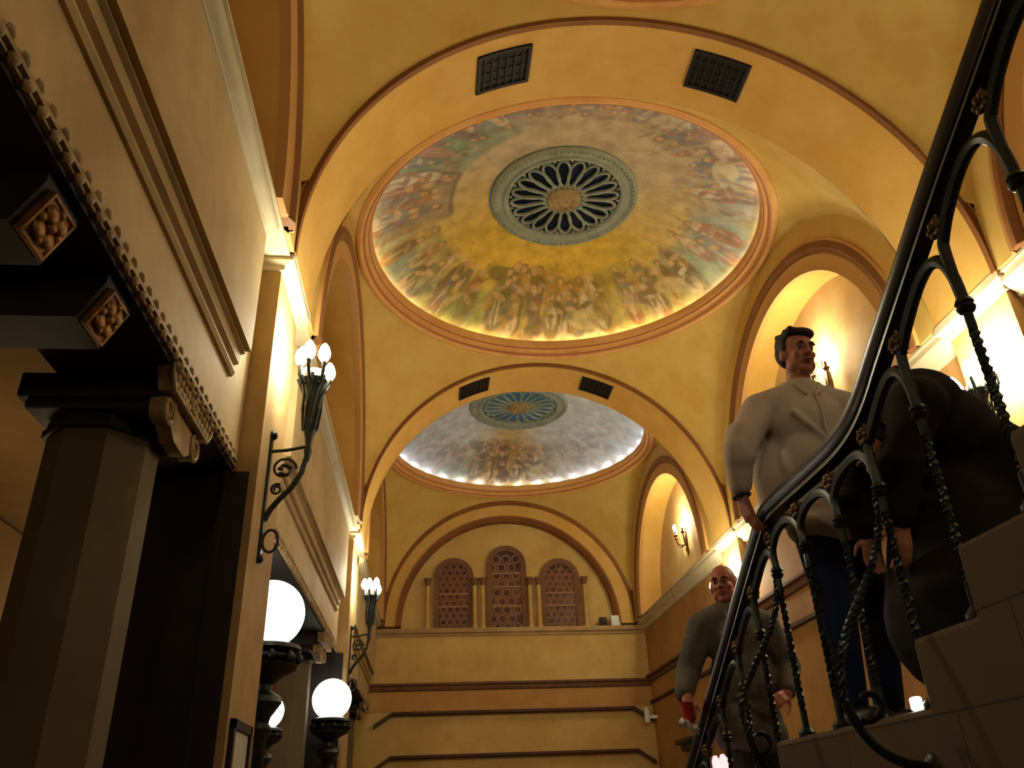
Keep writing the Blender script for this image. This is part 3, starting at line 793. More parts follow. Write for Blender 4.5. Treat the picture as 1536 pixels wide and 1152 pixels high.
# --- torches on the pilasters --------------------------------------------------
def torch(x, y, s, label, power=60):
    """s=+1: fixed to the left wall, reaching to +x"""
    t = thing('torch_sconce', label, 'wall lamp', (x, y, 1.5), 'torch sconces on the pilasters')
    X = lambda d: x + s*d
    B = BM(); B.box(min(X(0),X(.018)), max(X(0),X(.018)), y-.025, y+.025, 1.56, 2.40, bev=.006)
    B.sphere((X(.012), y, 2.42), .035, 10, 6); B.sphere((X(.012), y, 1.54), .03, 10, 6)
    bp = obj('back_plate', B, 'iron', t)
    B = BM(); B.tube([(X(.02+.055*(1-math.cos(a))*.9), y, 1.66+.075*math.sin(a)) for a in [PI*2*q/24-.2 for q in range(25)]], .010, 6)
    obj('scroll', B, 'iron', bp)
    B = BM()
    arm = [(X(.015),y,1.80),(X(.05),y,1.88),(X(.10),y,1.95),(X(.17),y,2.03),(X(.23),y,2.14),(X(.255),y,2.26),(X(.26),y,2.36)]
    B.tube(arm, [.02,.02,.02,.02,.02,.018,.018], 8)
    B.tube([(X(.015),y,2.30),(X(.12),y,2.31),(X(.26),y,2.34)], .013, 8)
    obj('arm', B, 'iron', t)
    B = BM()
    for cx_, cz_, r0, ph in ((.11,2.17,.085,0),(.075,2.02,.04,1.0)):
        pts = []
        for q in range(36):
            a = ph + q/35*2*PI*1.5; r = r0*(1-.72*q/35); pts.append((X(cx_+r*math.cos(a)), y, cz_+r*math.sin(a)))
        B.tube(pts, [.011*(1-.4*q/35) for q in range(36)], 6)
    for q in range(5):
        a = .6+q*1.1; B.sphere((X(.12+.035*math.cos(a)), y, 2.16+.035*math.sin(a)), .022, 8, 5, (1,.5,.7))
    obj('scrollwork', B, 'iron', t)
    B = BM(); cx_ = X(.262)
    B.lathe([(.012,2.22),(.02,2.26),(.03,2.30),(.022,2.34),(.03,2.40),(.045,2.46),(.04,2.52),(.055,2.60),(.05,2.66),(.062,2.72),(.055,2.76),(.075,2.82),(.095,2.86),(.08,2.90),(.06,2.94),(.0,2.95)], cx_, y, 16)
    for q in range(8):
        a = 2*PI*q/8
        B.tube([(cx_+.05*math.cos(a), y+.05*math.sin(a), 2.46), (cx_+.065*math.cos(a+.3), y+.065*math.sin(a+.3), 2.62), (cx_+.07*math.cos(a+.6), y+.07*math.sin(a+.6), 2.75), (cx_+.115*math.cos(a+.8), y+.115*math.sin(a+.8), 2.87)], [.008,.01,.01,.014], 6)
    obj('torch_shaft', B, 'iron', t)
    for q in range(6):
        a = 2*PI*q/6+.4
        bx_, by_, bz_ = cx_+.10*math.cos(a), y+.24*math.sin(a), 2.93+(.03 if q % 2 else 0)
        B = BM()
        B.tube([(cx_+.03*math.cos(a), y+.03*math.sin(a), 2.84), (cx_+.08*math.cos(a), y+.17*math.sin(a), 2.80), (bx_, by_, 2.86), (bx_, by_, bz_-.02)], [.01,.01,.014,.018], 6)
        br = obj('candle_arm', B, 'iron', t)
        B = BM(); B.lathe([(.0,bz_-.02),(.022,bz_-.015),(.042,bz_+.02),(.045,bz_+.05),(.03,bz_+.10),(.010,bz_+.13),(.0,bz_+.135)], bx_, by_, 12)
        obj('bulb', B, 'bulb', br, label='glowing candle bulb')
    light('torch_light', (cx_+s*.02, y, 3.10), power, radius=.13)
    return t
YT = Y1 + T/2 - .10
TP = 76
torch(XP, YT, 1, 'black iron torch with glowing bulbs on the nearest left pilaster', TP)
torch(XP, YT+P, 1, 'black iron torch with one bright bulb cluster on the second left pilaster', TP)
torch(XP, YT-P, 1, 'unseen iron torch added on the left pilaster behind the viewer as room fill', TP*.55)  # out of view, added to fill the room with light
torch(XPR, YT+.05, -1, 'iron torch on the lit right pilaster behind the near balusters', TP*1.3)
torch(XPR, YT+P, -1, 'iron torch on the right pilaster behind the grey jacketed man', TP)
torch(XPR, YT-P, -1, 'unseen iron torch added on the right pilaster beside the viewer as room fill', TP*.6)  # also out of view, added as general fill

# --- lunette sconces --------------------------------------------------------------
def lsconce(y, label, power):
    x = XR+.46; z = 4.72
    t = thing('wall_sconce', label, 'wall lamp', (x, y, z-.2), 'sconces in the side arches')
    B = BM(); B.lathe([(0,z-.36),(.02,z-.33),(.045,z-.25),(.03,z-.18),(.06,z-.08),(.05,z+.06),(.02,z+.14),(0,z+.18)], x-.01, y, 14); obj('back_plate', B, 'bronze', t)
    for q, dy in enumerate((-.22, 0, .22)):
        ox = .14 if q != 1 else .22
        B = BM()
        B.tube([(x-.03,y,z-.12),(x-.07,y+dy*.3,z-.17),(x-ox*.8,y+dy*.75,z-.16),(x-ox,y+dy,z-.05),(x-ox,y+dy,z+.03)], [.014,.013,.012,.012,.012], 8)
        B.lathe([(.0,z),(.03,z+.005),(.045,z+.03),(.04,z+.04),(.02,z+.045),(.018,z+.12),(0,z+.125)], x-ox, y+dy, 12)
        ar = obj('candle_arm', B, 'bronze', t)
        B = BM(); B.lathe([(0,z+.12),(.018,z+.125),(.032,z+.16),(.03,z+.20),(.015,z+.235),(0,z+.25)], x-ox, y+dy, 12); obj('bulb', B, 'bulb', ar, label='glowing candle bulb')
    B = BM()
    for s_ in (-1, 1):
        pts = [(x-.05-.04*math.sin(a), y+s_*(.02+.05*(1-math.cos(a))), z+.16+.12*a/3) for a in [q*.4 for q in range(9)]]
        B.tube(pts, .009, 6)
    obj('scroll', B, 'bronze', t)
    light('sconce_light', (x-.25, y, z+.30), power, radius=.12)
yc1 = Y1+T+S/2
lsconce(yc1-.10, 'lit bronze candle sconce in the near side arch, behind the white shirted man', 62)
lsconce(yc1+P-.12, 'lit bronze candle sconce in the far side arch', 58)
lsconce(yc1-P, 'unseen bronze sconce added in the side arch above the viewer as room fill', 24)  # unseen, added to fill the bay overhead with light

# --- globe lamps on the left --------------------------------------------------------
def globe(x, y, z, r, label, group=None, post=True):
    t = thing('globe_lamp', label, 'lamp', (x, y, FLOOR), group)
    B = BM(); B.sphere((x, y, z), r, 40, 24); obj('glass_globe', B, 'globe', t, label='glowing white glass globe')
    B = BM()
    k = r/.25
    B.lathe([(.0,z-.27*k),(.16*k,z-.25*k),(.17*k,z-.225*k),(.24*k,z-.245*k),(.25*k,z-.275*k),(.20*k,z-.31*k),(.19*k,z-.36*k),(.24*k,z-.38*k),(.23*k,z-.41*k),(.12*k,z-.47*k),(.06*k,z-.52*k),(.06*k,z-.56*k),(.13*k,z-.60*k),(.14*k,z-.64*k),(.07*k,z-.74*k),(.06*k,z-.78*k),(.09*k,z-.82*k),(.05*k,z-.90*k),(.05*k,FLOOR+.3),(.14*k,FLOOR+.1),(.2*k,FLOOR+.05),(.2*k,FLOOR),(0,FLOOR)], x, y, 28)
    obj('stand', B, 'iron', t, label='dark iron stand with a turned bowl')
    B = BM(); B.tube([(x+.215*k*math.cos(2*PI*q/24), y+.215*k*math.sin(2*PI*q/24), z-.335*k) for q in range(25)], .02*k, 6)
    for q in range(10):
        a = 2*PI*q/10; B.sphere((x+.235*k*math.cos(a), y+.235*k*math.sin(a), z-.335*k), .03*k, 8, 6, (1,1,1.4))
    obj('leaf_collar', B, 'iron', t)
    return t
globe(-1.30, 6.87, 1.52, .265, 'large white globe lamp half hidden behind the nearest left pilaster')
globe(-1.26, 11.22, 1.40, .245, 'white globe lamp farther along the left wall, beside a column')
globe(-1.55, 8.45, .96, .16, 'small bright lamp low on the left, below the large globe')

# framed notice on the pilaster
t = thing('framed_notice', 'dark framed notice on the nearest left pilaster, bottom edge', 'notice', (XP, 5.5, -.3))
B = BM(); yA, yB, zA, zB = 5.13, 5.66, -.35, .55
B.box(XP, XP+.03, yA, yA+.05, zA, zB); B.box(XP, XP+.03, yB-.05, yB, zA, zB); B.box(XP, XP+.03, yA, yB, zB-.05, zB); B.box(XP, XP+.03, yA, yB, zA, zA+.05)
obj('frame', B, 'wood', t)
B = BM(); B.box(XP+.001, XP+.014, yA+.05, yB-.05, zA+.05, zB-.05); obj('sheet', B, 'paper', t)

# small fixtures on the right wall
B = BM(); B.box(4.40, 4.50, Y3-.30, Y3-.22, 1.62, 1.86, bev=.012); B.box(4.42, 4.48, Y3-.24, Y3-.15, 1.86, 1.92); B.box(4.44, 4.70, Y3-.28, Y3-.24, 1.70, 1.76)
tag(obj('wall_fixture', B, 'white'), 'small whitish fixture in the far right corner of the hall', 'fixture')
B = BM(); B.box(XWR-.16, XWR, 15.0, 16.2, 1.06, 1.14, bev=.01); B.box(XWR-.1, XWR, 15.2, 16.0, .95, 1.06)
tag(obj('wall_shelf', B, 'darkbox'), 'small dark shelf on the right wall beside the man in grey', 'shelf')

# --- staircase -----------------------------------------------------------------------
ZLAND = .245; RISE, TREAD = .195, .335
yu = 2.47; yd = 3.70
steps = []                                     # (y0, y1, z) treads, from high/near to low/far
ups = 12
for k in range(ups, 0, -1): steps.append((yu-k*TREAD, yu-(k-1)*TREAD, ZLAND+k*RISE))
steps[0] = (-6.0, steps[0][1], steps[0][2])
steps.append((yu, yd, ZLAND))
k = 1
while ZLAND-k*RISE > FLOOR+.02:
    steps.append((yd+(k-1)*TREAD, yd+k*TREAD, ZLAND-k*RISE)); k += 1
yend = steps[-1][1]
def tread_z(y):
    for a, b_, z in steps:
        if a <= y < b_: return z
    return FLOOR
poly = [(steps[0][0], FLOOR)]
for a, b_, z in steps: poly += [(a, z), (b_, z)]
poly += [(yend, FLOOR)]
XS0, XS1 = 1.465, 1.75
B = BM(); B.prism(poly, XS0, XS1, 'x')
o = obj('stair_side_wall', B, 'blocks', smooth=False); o['kind'] = 'structure'; tag(o, 'stepped stone block side wall of the staircase, lower right', 'stair wall')
bv = o.modifiers.new('b', 'BEVEL'); bv.width = .018; bv.segments = 2; bv.limit_method = 'ANGLE'
B = BM(); B.prism([(y, z-.02 if z > FLOOR else z) for y, z in poly], XS1-.001, XWR, 'x')
o = obj('stair_treads', B, 'floor', smooth=False); o['kind'] = 'structure'; tag(o, 'stone steps and landing behind the railing', 'stairs')

# --- railing ---------------------------------------------------------------------------
XB = 1.502
bal = thing('stair_railing', 'black wrought iron stair railing with looped balusters and gilt rosettes', 'railing', (XB, 2.9, ZLAND))
railp = [(-1.2,3.33),(0.0,2.66),(1.0,2.09),(1.334,1.897),(1.521,1.795),(1.778,1.655),(2.094,1.468),(2.30,1.345),(2.42,1.27),(2.52,1.225),(2.62,1.20),(2.757,1.188),(3.045,1.186),(3.28,1.186),(3.40,1.176),(3.47,1.150),(3.56,1.10),(3.727,1.005),(4.228,.705),(4.72,.41),(5.069,.205),(5.8,-.22),(6.6,-.69)]
def cr(pts, n=8):
    out = []
    for i in range(len(pts)-1):
        p0, p1, p2, p3 = (Vector(pts[max(i-1,0)]), Vector(pts[i]), Vector(pts[i+1]), Vector(pts[min(i+2,len(pts)-1)]))
        for q in range(n):
            t = q/n
            out.append(.5*((2*p1)+(p2-p0)*t+(2*p0-5*p1+4*p2-p3)*t*t+(3*p1-p0-3*p2+p3)*t**3))
    out.append(Vector(pts[-1])); return out
rp = cr([(XB, y, z) for y, z in railp], 5)
def sweep(B, path, prof):
    rows = []
    for i, p in enumerate(path):
        t = (path[min(i+1,len(path)-1)] - path[max(i-1,0)]).normalized()
        sx = Vector((1,0,0)); up = sx.cross(t)
        rows.append([p + sx*u + up*v for u, v in prof])
    V = B.grid(rows, closed_v=True); B.b.faces.new(V[0]); B.b.faces.new(V[-1])
B = BM(); sweep(B, rp, [(-.030,-.030),(-.042,-.008),(-.040,.018),(-.022,.036),(.022,.036),(.040,.018),(.042,-.008),(.030,-.030)])
obj('handrail', B, 'rail', bal, label='polished black handrail')
B = BM(); sweep(B, rp, [(-.026,-.052),(-.026,-.030),(.026,-.030),(.026,-.052)])
obj('rail_bar', B, 'iron', bal)
B = BM(); sweep(B, rp, [(-.0295,-.052),(-.0295,-.046),(-.025,-.046),(-.025,-.052)])
obj('highlight_edge', B, 'railglint', bal, label='thin pale strip giving the highlight under the handrail')  # pale strip on the near side, put in as a highlight line
def rail_z(y):
    for (a, za), (b_, zb) in zip(railp, railp[1:]):
        if a <= y <= b_: return za+(zb-za)*(y-a)/(b_-a)
    return railp[-1][1]
# collars from far/low to near/high
cols_ = [(5.46,-.30),(5.11,-.10),(4.76,.12),(4.41,.325),(4.06,.515),(3.742,.700),(3.434,.905),(3.119,.924),(2.80,.925),(2.49,.935),(2.17,1.072),(1.83,1.243),(1.505,1.415),(1.17,1.60),(.84,1.79),(.5,1.98),(.16,2.17)]
def baluster(i):
    y, z = cols_[i]; zb = tread_z(y)
    if i == 9: zb = ZLAND
    L = z - zb; n = 28
    B = BM()
    B.tube([(XB, y, zb), (XB, y, zb+.10)], .014, 8)
    B.tube([(XB, y, zb+.10+(L-.18)*q/n) for q in range(n+1)], .0125, 8, twist=55, square=True)
    B.tube([(XB, y, z-.08), (XB, y, z)], .013, 8)
    bo = obj('baluster', B, 'iron', bal)
    B = BM(); B.lathe([(.0,zb-.002),(.034,zb-.002),(.034,zb+.012),(.02,zb+.03),(.0,zb+.03)], XB, y, 12)
    obj('base_collar', B, 'iron', bo)
    B = BM(); B.lathe([(.012,z-.028),(.022,z-.02),(.027,z-.008),(.020,z),(.027,z+.008),(.022,z+.02),(.012,z+.028)], XB, y, 12)
    obj('collar', B, 'iron', bo)
    # loop to the next (nearer) baluster
    if i+1 < len(cols_):
        y2, z2 = cols_[i+1]
        ym = (y+y2)/2
        def under(yy): return rail_z(yy) - .058/math.cos(math.atan(.57))
        # the loop: up from this collar, crown just under the rail, down to the next collar
        yt = y - (y-y2)*.58
        zt = under(yt) - .012 - .035
        slope = (z2-z)/(y2-y)
        pts = [(y, z), (y+.006, z+(zt-z)*.25), (y+.004, z+(zt-z)*.55)]
        for q in range(1, 12):
            a = PI - PI*q/12
            yy = (y+y2)/2 + (y-y2)/2*(-math.cos(a)); zz0 = z+(zt-z)*.55 + (z2-(z+(zt-z)*.55))*(q/12)
            top = zt
            s_ = math.sin(a)**.75
            # lift towards the crown
            zz = zz0 + (under(yy)-.03 - zz0)*s_*(.96 if q > 2 else .92)
            pts.append((yy, zz))
        pts += [(y2, z2+.03), (y2, z2)]
        pp = cr([(XB, a, b_) for a, b_ in pts], 4)
        m = len(pp)
        B = BM(); B.tube(pp, [.0135+.004*math.sin(PI*q/m) for q in range(m)], 8, flat=1.25)
        obj('loop', B, 'iron', bo)
    # gilt rosette in the spandrel above the collar
    if i not in (0,):
        zr_ = rail_z(y) - .105 if i not in () else 0
        zr_ = max(zr_, z+.06)
        B = BM()
        for sx in (-1, 1):
            for q in range(6):
                a = 2*PI*q/6; B.sphere((XB+sx*.012, y+.022*math.cos(a), zr_+.022*math.sin(a)), .014, 8, 6, (.8,1,1))
            B.sphere((XB+sx*.02, y, zr_), .012, 8, 6)
        B.tube([(XB, y, zr_-.02), (XB, y, zr_-.055)], [.014,.004], 6)
        B.tube([(XB, y, zr_+.02), (XB, y, rail_z(y)-.05)], [.008,.008], 6)
        obj('rosette', B, 'bronze', bo, label='dull gilt leaf rosette')
for i in range(len(cols_)): baluster(i)
# bellied balusters that swing out over the stone and curl back to its face
def bellied(y, z, zb, bulge):
    prof = [(0,z),(.015,z-.10),(.05,z-.20),(.11,z-.30),(.19,z-.42),(.245,z-.53),(bulge,z-.64),(bulge-.02,z-.72),(bulge-.07,z-.79),(.12,z-.83),(.045,z-.845)]
    pts = cr([(XB-d, y+.02, zz) for d, zz in prof], 5)
    B = BM(); m = len(pts); k = int(m*.62)
    B.tube(pts[:k+1], .0125, 8, twist=55, square=True); B.tube(pts[k:], .015, 8)
    o = obj('bellied_baluster', B, 'iron', bal, label='bellied baluster bulging out over the stone')
    B = BM(); B.tube([(XB-.24+.0*q, y+.02, z-.64) if False else (XB-.20+.07*math.cos(a)*(1-q/30), y+.02, z-.66+.06*math.sin(a)*(1-q/30)) for q, a in [(q, -2.0+q/24*4.2) for q in range(25)]], .010, 6)
    obj('scroll_foot', B, 'iron', o)
    B = BM(); B.sphere((XB-.03, y+.02, z-.845), .045, 12, 8, (.6,1,1)); obj('foot_boss', B, 'iron', o)
bellied(2.50, .93, ZLAND, .262)
bellied(3.43, .90, ZLAND, .235)

# small light at the foot of a baluster and pink tubes standing for an unclear glow at the bottom edge
B = BM(); B.box(1.475, 1.50, 2.545, 2.585, ZLAND, ZLAND+.040, bev=.008)
o = obj('step_light', B, 'spot'); tag(o, 'small bright white light on the landing at the foot of a baluster', 'light')
t = thing('pink_glow', 'pair of small pink glowing tubes beside the rail at the bottom edge', 'light', (1.60, 4.9, .1))
for dy in (0., -.13):
    B = BM(); B.tube([(1.58+dy*.0, 4.85+dy, .12), (1.575, 4.85+dy, .17), (1.57, 4.85+dy, .235), (1.565, 4.85+dy, .26)], [.02,.026,.024,.01], 12)
    obj('glow_tube', B, 'pink', t)

# ------------------------------------------------------------------ people
def capsule(bm, p0, p1, r0, r1, n=14):
    p0, p1 = Vector(p0), Vector(p1); d = (p1-p0)
    ax = d.normalized() if d.length > 1e-6 else Vector((0,0,1)); L = d.length
    ref = ax.orthogonal().normalized(); bi = ax.cross(ref)
    rings = []
    for k in range(1, 6): a = -PI/2 + PI/2*k/6; rings.append((p0 + ax*(r0*math.sin(a)), r0*math.cos(a)))
    rings.append((p0, r0)); rings.append((p1, r1))
    for k in range(1, 6): a = PI/2*k/6; rings.append((p1 + ax*(r1*math.sin(a)), r1*math.cos(a)))
    V = [[bm.verts.new(c + ref*(r*math.cos(2*PI*q/n)) + bi*(r*math.sin(2*PI*q/n))) for q in range(n)] for c, r in rings]
    for i in range(len(V)-1):
        for q in range(n): bm.faces.new([V[i][q], V[i][(q+1)%n], V[i+1][(q+1)%n], V[i+1][q]])
    bm.faces.new(V[0][::-1]); bm.faces.new(V[-1])
def ellip(bm, c, rad, rot=None):
    mt = Matrix.Translation(c) @ (rot.to_4x4() if rot else Matrix()) @ Matrix.Diagonal((*rad, 1))
    bmesh.ops.create_uvsphere(bm, u_segments=20, v_segments=14, radius=1, matrix=mt)
def blob(name, fn, m, parent, voxel=.011, smooth=6, label=None):
    bm = bmesh.new(); fn(bm)
    bmesh.ops.recalc_face_normals(bm, faces=bm.faces)
    bs = rootloc(parent)
    for v in bm.verts: v.co -= bs
    me = bpy.data.meshes.new(name); bm.to_mesh(me); bm.free()
    o = bpy.data.objects.new('tmp', me); COL.objects.link(o)
    md = o.modifiers.new('r', 'REMESH'); md.mode = 'VOXEL'; md.voxel_size = voxel; md.use_smooth_shade = True
    sm = o.modifiers.new('s', 'SMOOTH'); sm.factor = .5; sm.iterations = smooth
    dg = bpy.context.evaluated_depsgraph_get()
    me2 = bpy.data.meshes.new_from_object(o.evaluated_get(dg)); me2.name = name
    bpy.data.objects.remove(o); bpy.data.meshes.remove(me)
    me2.polygons.foreach_set('use_smooth', [True]*len(me2.polygons))
    me2.materials.clear(); me2.materials.append(M[m])
    ob = bpy.data.objects.new(name, me2); COL.objects.link(ob); ob.parent = parent
    if label: ob['label'] = label
    return ob
def chain(bm, pts, rads):
    for a, b_, r0, r1 in zip(pts, pts[1:], rads, rads[1:]): capsule(bm, a, b_, r0, r1)

def head_frame(c, fwd, up=(0,0,1)):
    f = Vector(fwd).normalized(); u = Vector(up); s = u.cross(f).normalized(); u = f.cross(s).normalized()   # s = head's left
    return Matrix((( s.x, f.x, u.x), (s.y, f.y, u.y), (s.z, f.z, u.z)))   # columns: left, forward, up
def head_prims(bm, c, fr, k=1.):
    c = Vector(c)
    def P_(l, f, u): return c + fr @ Vector((l*k, f*k, u*k))
    def E(l, f, u, a, b_, d): ellip(bm, P_(l, f, u), (a*k, b_*k, d*k), fr)
    E(0, -.012, .035, .074, .092, .082)           # cranium
    E(0, .018, -.030, .062, .068, .082)           # face
    E(0, .045, -.088, .040, .036, .028)           # chin
    for s_ in (-1, 1):
        E(s_*.042, .022, -.065, .026, .044, .034) # jaw
        E(s_*.036, .062, -.022, .022, .020, .020) # cheek
        E(s_*.030, .078, .026, .028, .014, .010)  # brow
        E(s_*.076, -.008, -.012, .010, .020, .032) # ear
    E(0, .092, .002, .010, .014, .026); E(0, .104, -.022, .014, .014, .012); 
    for s_ in (-1,1): E(s_*.012, .096, -.024, .010, .010, .008)
    E(0, .078, -.056, .026, .014, .012)           # mouth mound
    return P_
def face_bits(body, P_, fr, k=1., mouth='lip'):
    for s_ in (-1, 1):
        B = BM(); B.sphere(P_(s_*.030, .072, .006), .0125*k, 12, 8); e = obj('eye', B, 'eye', body)
        B = BM(); B.sphere(P_(s_*.030, .0815, .006), .0055*k, 8, 6); obj('iris', B, 'iris', e)
        B = BM(); B.tube([P_(s_*.012, .090, .026), P_(s_*.030, .092, .031), P_(s_*.046, .080, .026)], [.004*k,.005*k,.003*k], 6); obj('eyebrow', B, 'hair', body)
    B = BM(); B.tube([P_(-.022,.088,-.054), P_(-.008,.094,-.051), P_(.008,.094,-.051), P_(.022,.088,-.054)], [.003,.0055,.0055,.003], 8)
    B.tube([P_(-.020,.087,-.059), P_(0,.093,-.062), P_(.020,.087,-.059)], [.003,.0065,.003], 8)
    obj('mouth', B, mouth, body)
def hand_prims(bm, wrist, direc, palm_n, side, curl, k=1.):
    """direc: wrist->knuckles, palm_n: out of the palm, side: +1 thumb towards direc x palm_n"""
    w = Vector(wrist); d = Vector(direc).normalized(); n = Vector(palm_n); n = (n - d*n.dot(d)).normalized(); t = d.cross(n)*side
    for a in (-.026, -.009, .009, .026):
        capsule(bm, w+t*a*.8*k, w+d*.085*k+t*a*k, .0135*k, .0115*k, 10)
    ln = [.062, .074, .080, .072]
    for q, a in enumerate((-.030, -.010, .010, .030)):
        p = w+d*.088*k+t*a*k; ang = 0; dirv = d.copy()
        for j, fr_ in enumerate((.45, .32, .25)):
            ang += curl*(1.0 if j else .8)
            dirv = d*math.cos(ang)+n*math.sin(ang)
            p2 = p+dirv*(ln[q]*fr_*1.15*k); capsule(bm, p, p2, .0088*k, .0078*k, 10); p = p2
    p = w+d*.02*k+t*.028*k
    d1 = (d*.6+t*.8+n*.35).normalized(); p2 = p+d1*.045*k; capsule(bm, p, p2, .013*k, .0105*k, 10)
    d2 = (d*.85+t*.35+n*.6*curl).normalized(); p3 = p2+d2*.032*k; capsule(bm, p2, p3, .010*k, .009*k, 10)
    p4 = p3+(d2+n*.4*curl).normalized()*.025*k; capsule(bm, p3, p4, .009*k, .0078*k, 10)

# man in the white shirt, on the landing, right hand on the rail
def man_white():
    t = thing('person', 'dark haired man in a pale open shirt and jeans, right hand on the rail', 'person', (1.83, 3.40, ZLAND))
    hc = (1.785, 3.37, 1.975)
    fr = head_frame(hc, (.10, -1, -.16), (0.03,-.05,1))
    sR, sL = (1.555,3.42,1.69), (2.005,3.40,1.69)
    eR, wR = (1.395,3.36,1.46), (1.405,3.44,1.275)
    eL, wL = (2.10,3.37,1.46), (1.96,3.20,1.28)
    hips = (1.80,3.43,1.16); hR, hL = (1.71,3.43,1.10), (1.90,3.43,1.10)
    kR, kL = (1.70,3.36,.72), (1.93,3.47,.72); aR, aL = (1.70,3.40,.34), (1.94,3.56,.34)
    def limbs(bm, e=0.):
        chain(bm, [sR, eR, wR], [.060+e,.048+e,.034+e]); chain(bm, [sL, eL, wL], [.060+e,.048+e,.034+e])
    def torso(bm, e=0.):
        ellip(bm, (1.78,3.41,1.63), (.185+e,.115+e,.18)); ellip(bm, (1.785,3.41,1.40), (.175+e,.125+e,.22)); ellip(bm, (1.80,3.42,1.18), (.18+e,.13+e,.15))
        chain(bm, [sR, (1.70,3.41,1.735), (1.78,3.41,1.765), (1.86,3.41,1.735), sL], [.07+e,.075+e,.085+e,.075+e,.07+e])
    hd = {}
    def body(bm):
        hd['P'] = head_prims(bm, hc, fr, 1.04)
        capsule(bm, (1.78,3.42,1.74), (1.785,3.395,1.90), .064, .058)
        torso(bm, -.012); limbs(bm, -.006)
        hand_prims(bm, (1.407,3.445,1.265), (.16,.04,-.6), (.8,.1,.15), -1, .28, 1.1)
        hand_prims(bm, wL, (-.55,-.35,-.45), (-.5,.4,.2), 1, .5, 1.02)
        chain(bm, [hR, kR, aR], [.075,.055,.038]); chain(bm, [hL, kL, aL], [.075,.055,.038])
        for a in (aR, aL): capsule(bm, (a[0],a[1],ZLAND+.05), (a[0],a[1]-.16,ZLAND+.045), .036, .034); capsule(bm, a, (a[0],a[1],ZLAND+.05), .038, .036)
    bo = blob('body', body, 'skin', t, .0075, 4)
    face_bits(bo, hd['P'], fr, 1.04)
    def shirt(bm):
        torso(bm, .012); 
        chain(bm, [sR, eR, (1.402,3.425,1.315)], [.084,.072,.056]); chain(bm, [sL, eL, (1.985,3.23,1.305)], [.082,.070,.052])
        ellip(bm, (1.80,3.42,1.10), (.215,.16,.10)); ellip(bm, (1.725,3.48,1.36), (.235,.10,.28)); capsule(bm, (1.58,3.50,1.52), (1.60,3.50,1.22), .07, .09)
        capsule(bm, (1.43,3.37,1.53), (1.40,3.37,1.43), .080, .076)
        # folds
        for p0, p1 in (((1.66,3.285,1.62),(1.86,3.275,1.40)),((1.90,3.29,1.55),(1.74,3.27,1.34)),((1.68,3.29,1.35),(1.88,3.28,1.22)),((1.92,3.29,1.38),(1.80,3.265,1.20))): capsule(bm, p0, p1, .016, .012)
    sh = blob('shirt', shirt, 'shirt', t, .011, 5, 'pale grey long sleeved shirt')
    def collar(bm):
        for s_ in (-1, 1):
            chain(bm, [(1.78+s_*.03,3.475,1.835), (1.78+s_*.075,3.42,1.825), (1.78+s_*.06,3.34,1.79), (1.78+s_*.03,3.30,1.725)], [.016,.018,.017,.012])
        chain(bm, [(1.79,3.295,1.74),(1.80,3.285,1.62),(1.80,3.28,1.45),(1.80,3.275,1.25)], [.008,.010,.012,.012])
    blob('collar', collar, 'shirt', sh, .007, 2)
    def hair(bm):
        P_ = hd['P']
        def E(l, f, u, a, b_, d): ellip(bm, P_(l, f, u), (a*1.04, b_*1.04, d*1.04), fr)
        E(0, -.035, .062, .082, .088, .072); E(0, -.058, .02, .078, .062, .075); E(.01, .042, .092, .064, .042, .030); E(-.02, .02, .098, .056, .05, .028)
        for s_ in (-1, 1): E(s_*.068, -.005, .04, .014, .03, .045)
        for q in range(14): E(random.uniform(-.06,.06), random.uniform(-.08,.07), .115+random.uniform(-.012,.012), .016, .02, .014)
    blob('hair', hair, 'hair', t, .008, 3, 'short dark hair')
    def jeans(bm):
        ellip(bm, (1.80,3.43,1.10), (.185,.14,.12)); chain(bm, [hR, kR, (aR[0],aR[1],.36)], [.098,.078,.064]); chain(bm, [hL, kL, (aL[0],aL[1],.36)], [.098,.078,.064])
    blob('jeans', jeans, 'jeans', t, .011, 4, 'navy jeans')
    for a in (aR, aL):
        blob('shoe', lambda bm: (capsule(bm, (a[0],a[1]+.03,ZLAND+.055), (a[0],a[1]-.17,ZLAND+.045), .052, .044), capsule(bm, (a[0],a[1],ZLAND+.11), (a[0],a[1],ZLAND+.06), .046, .05)), 'shoe', t, .01, 3)
    B = BM(); ring = []
    for q in range(13): a = 2*PI*q/12; ring.append((1.406+.039*math.cos(a), 3.443+.039*math.sin(a), 1.262+.008*math.cos(a)))
    B.tube(ring, .007, 6); obj('wristband', B, 'shoe', t)
man_white()

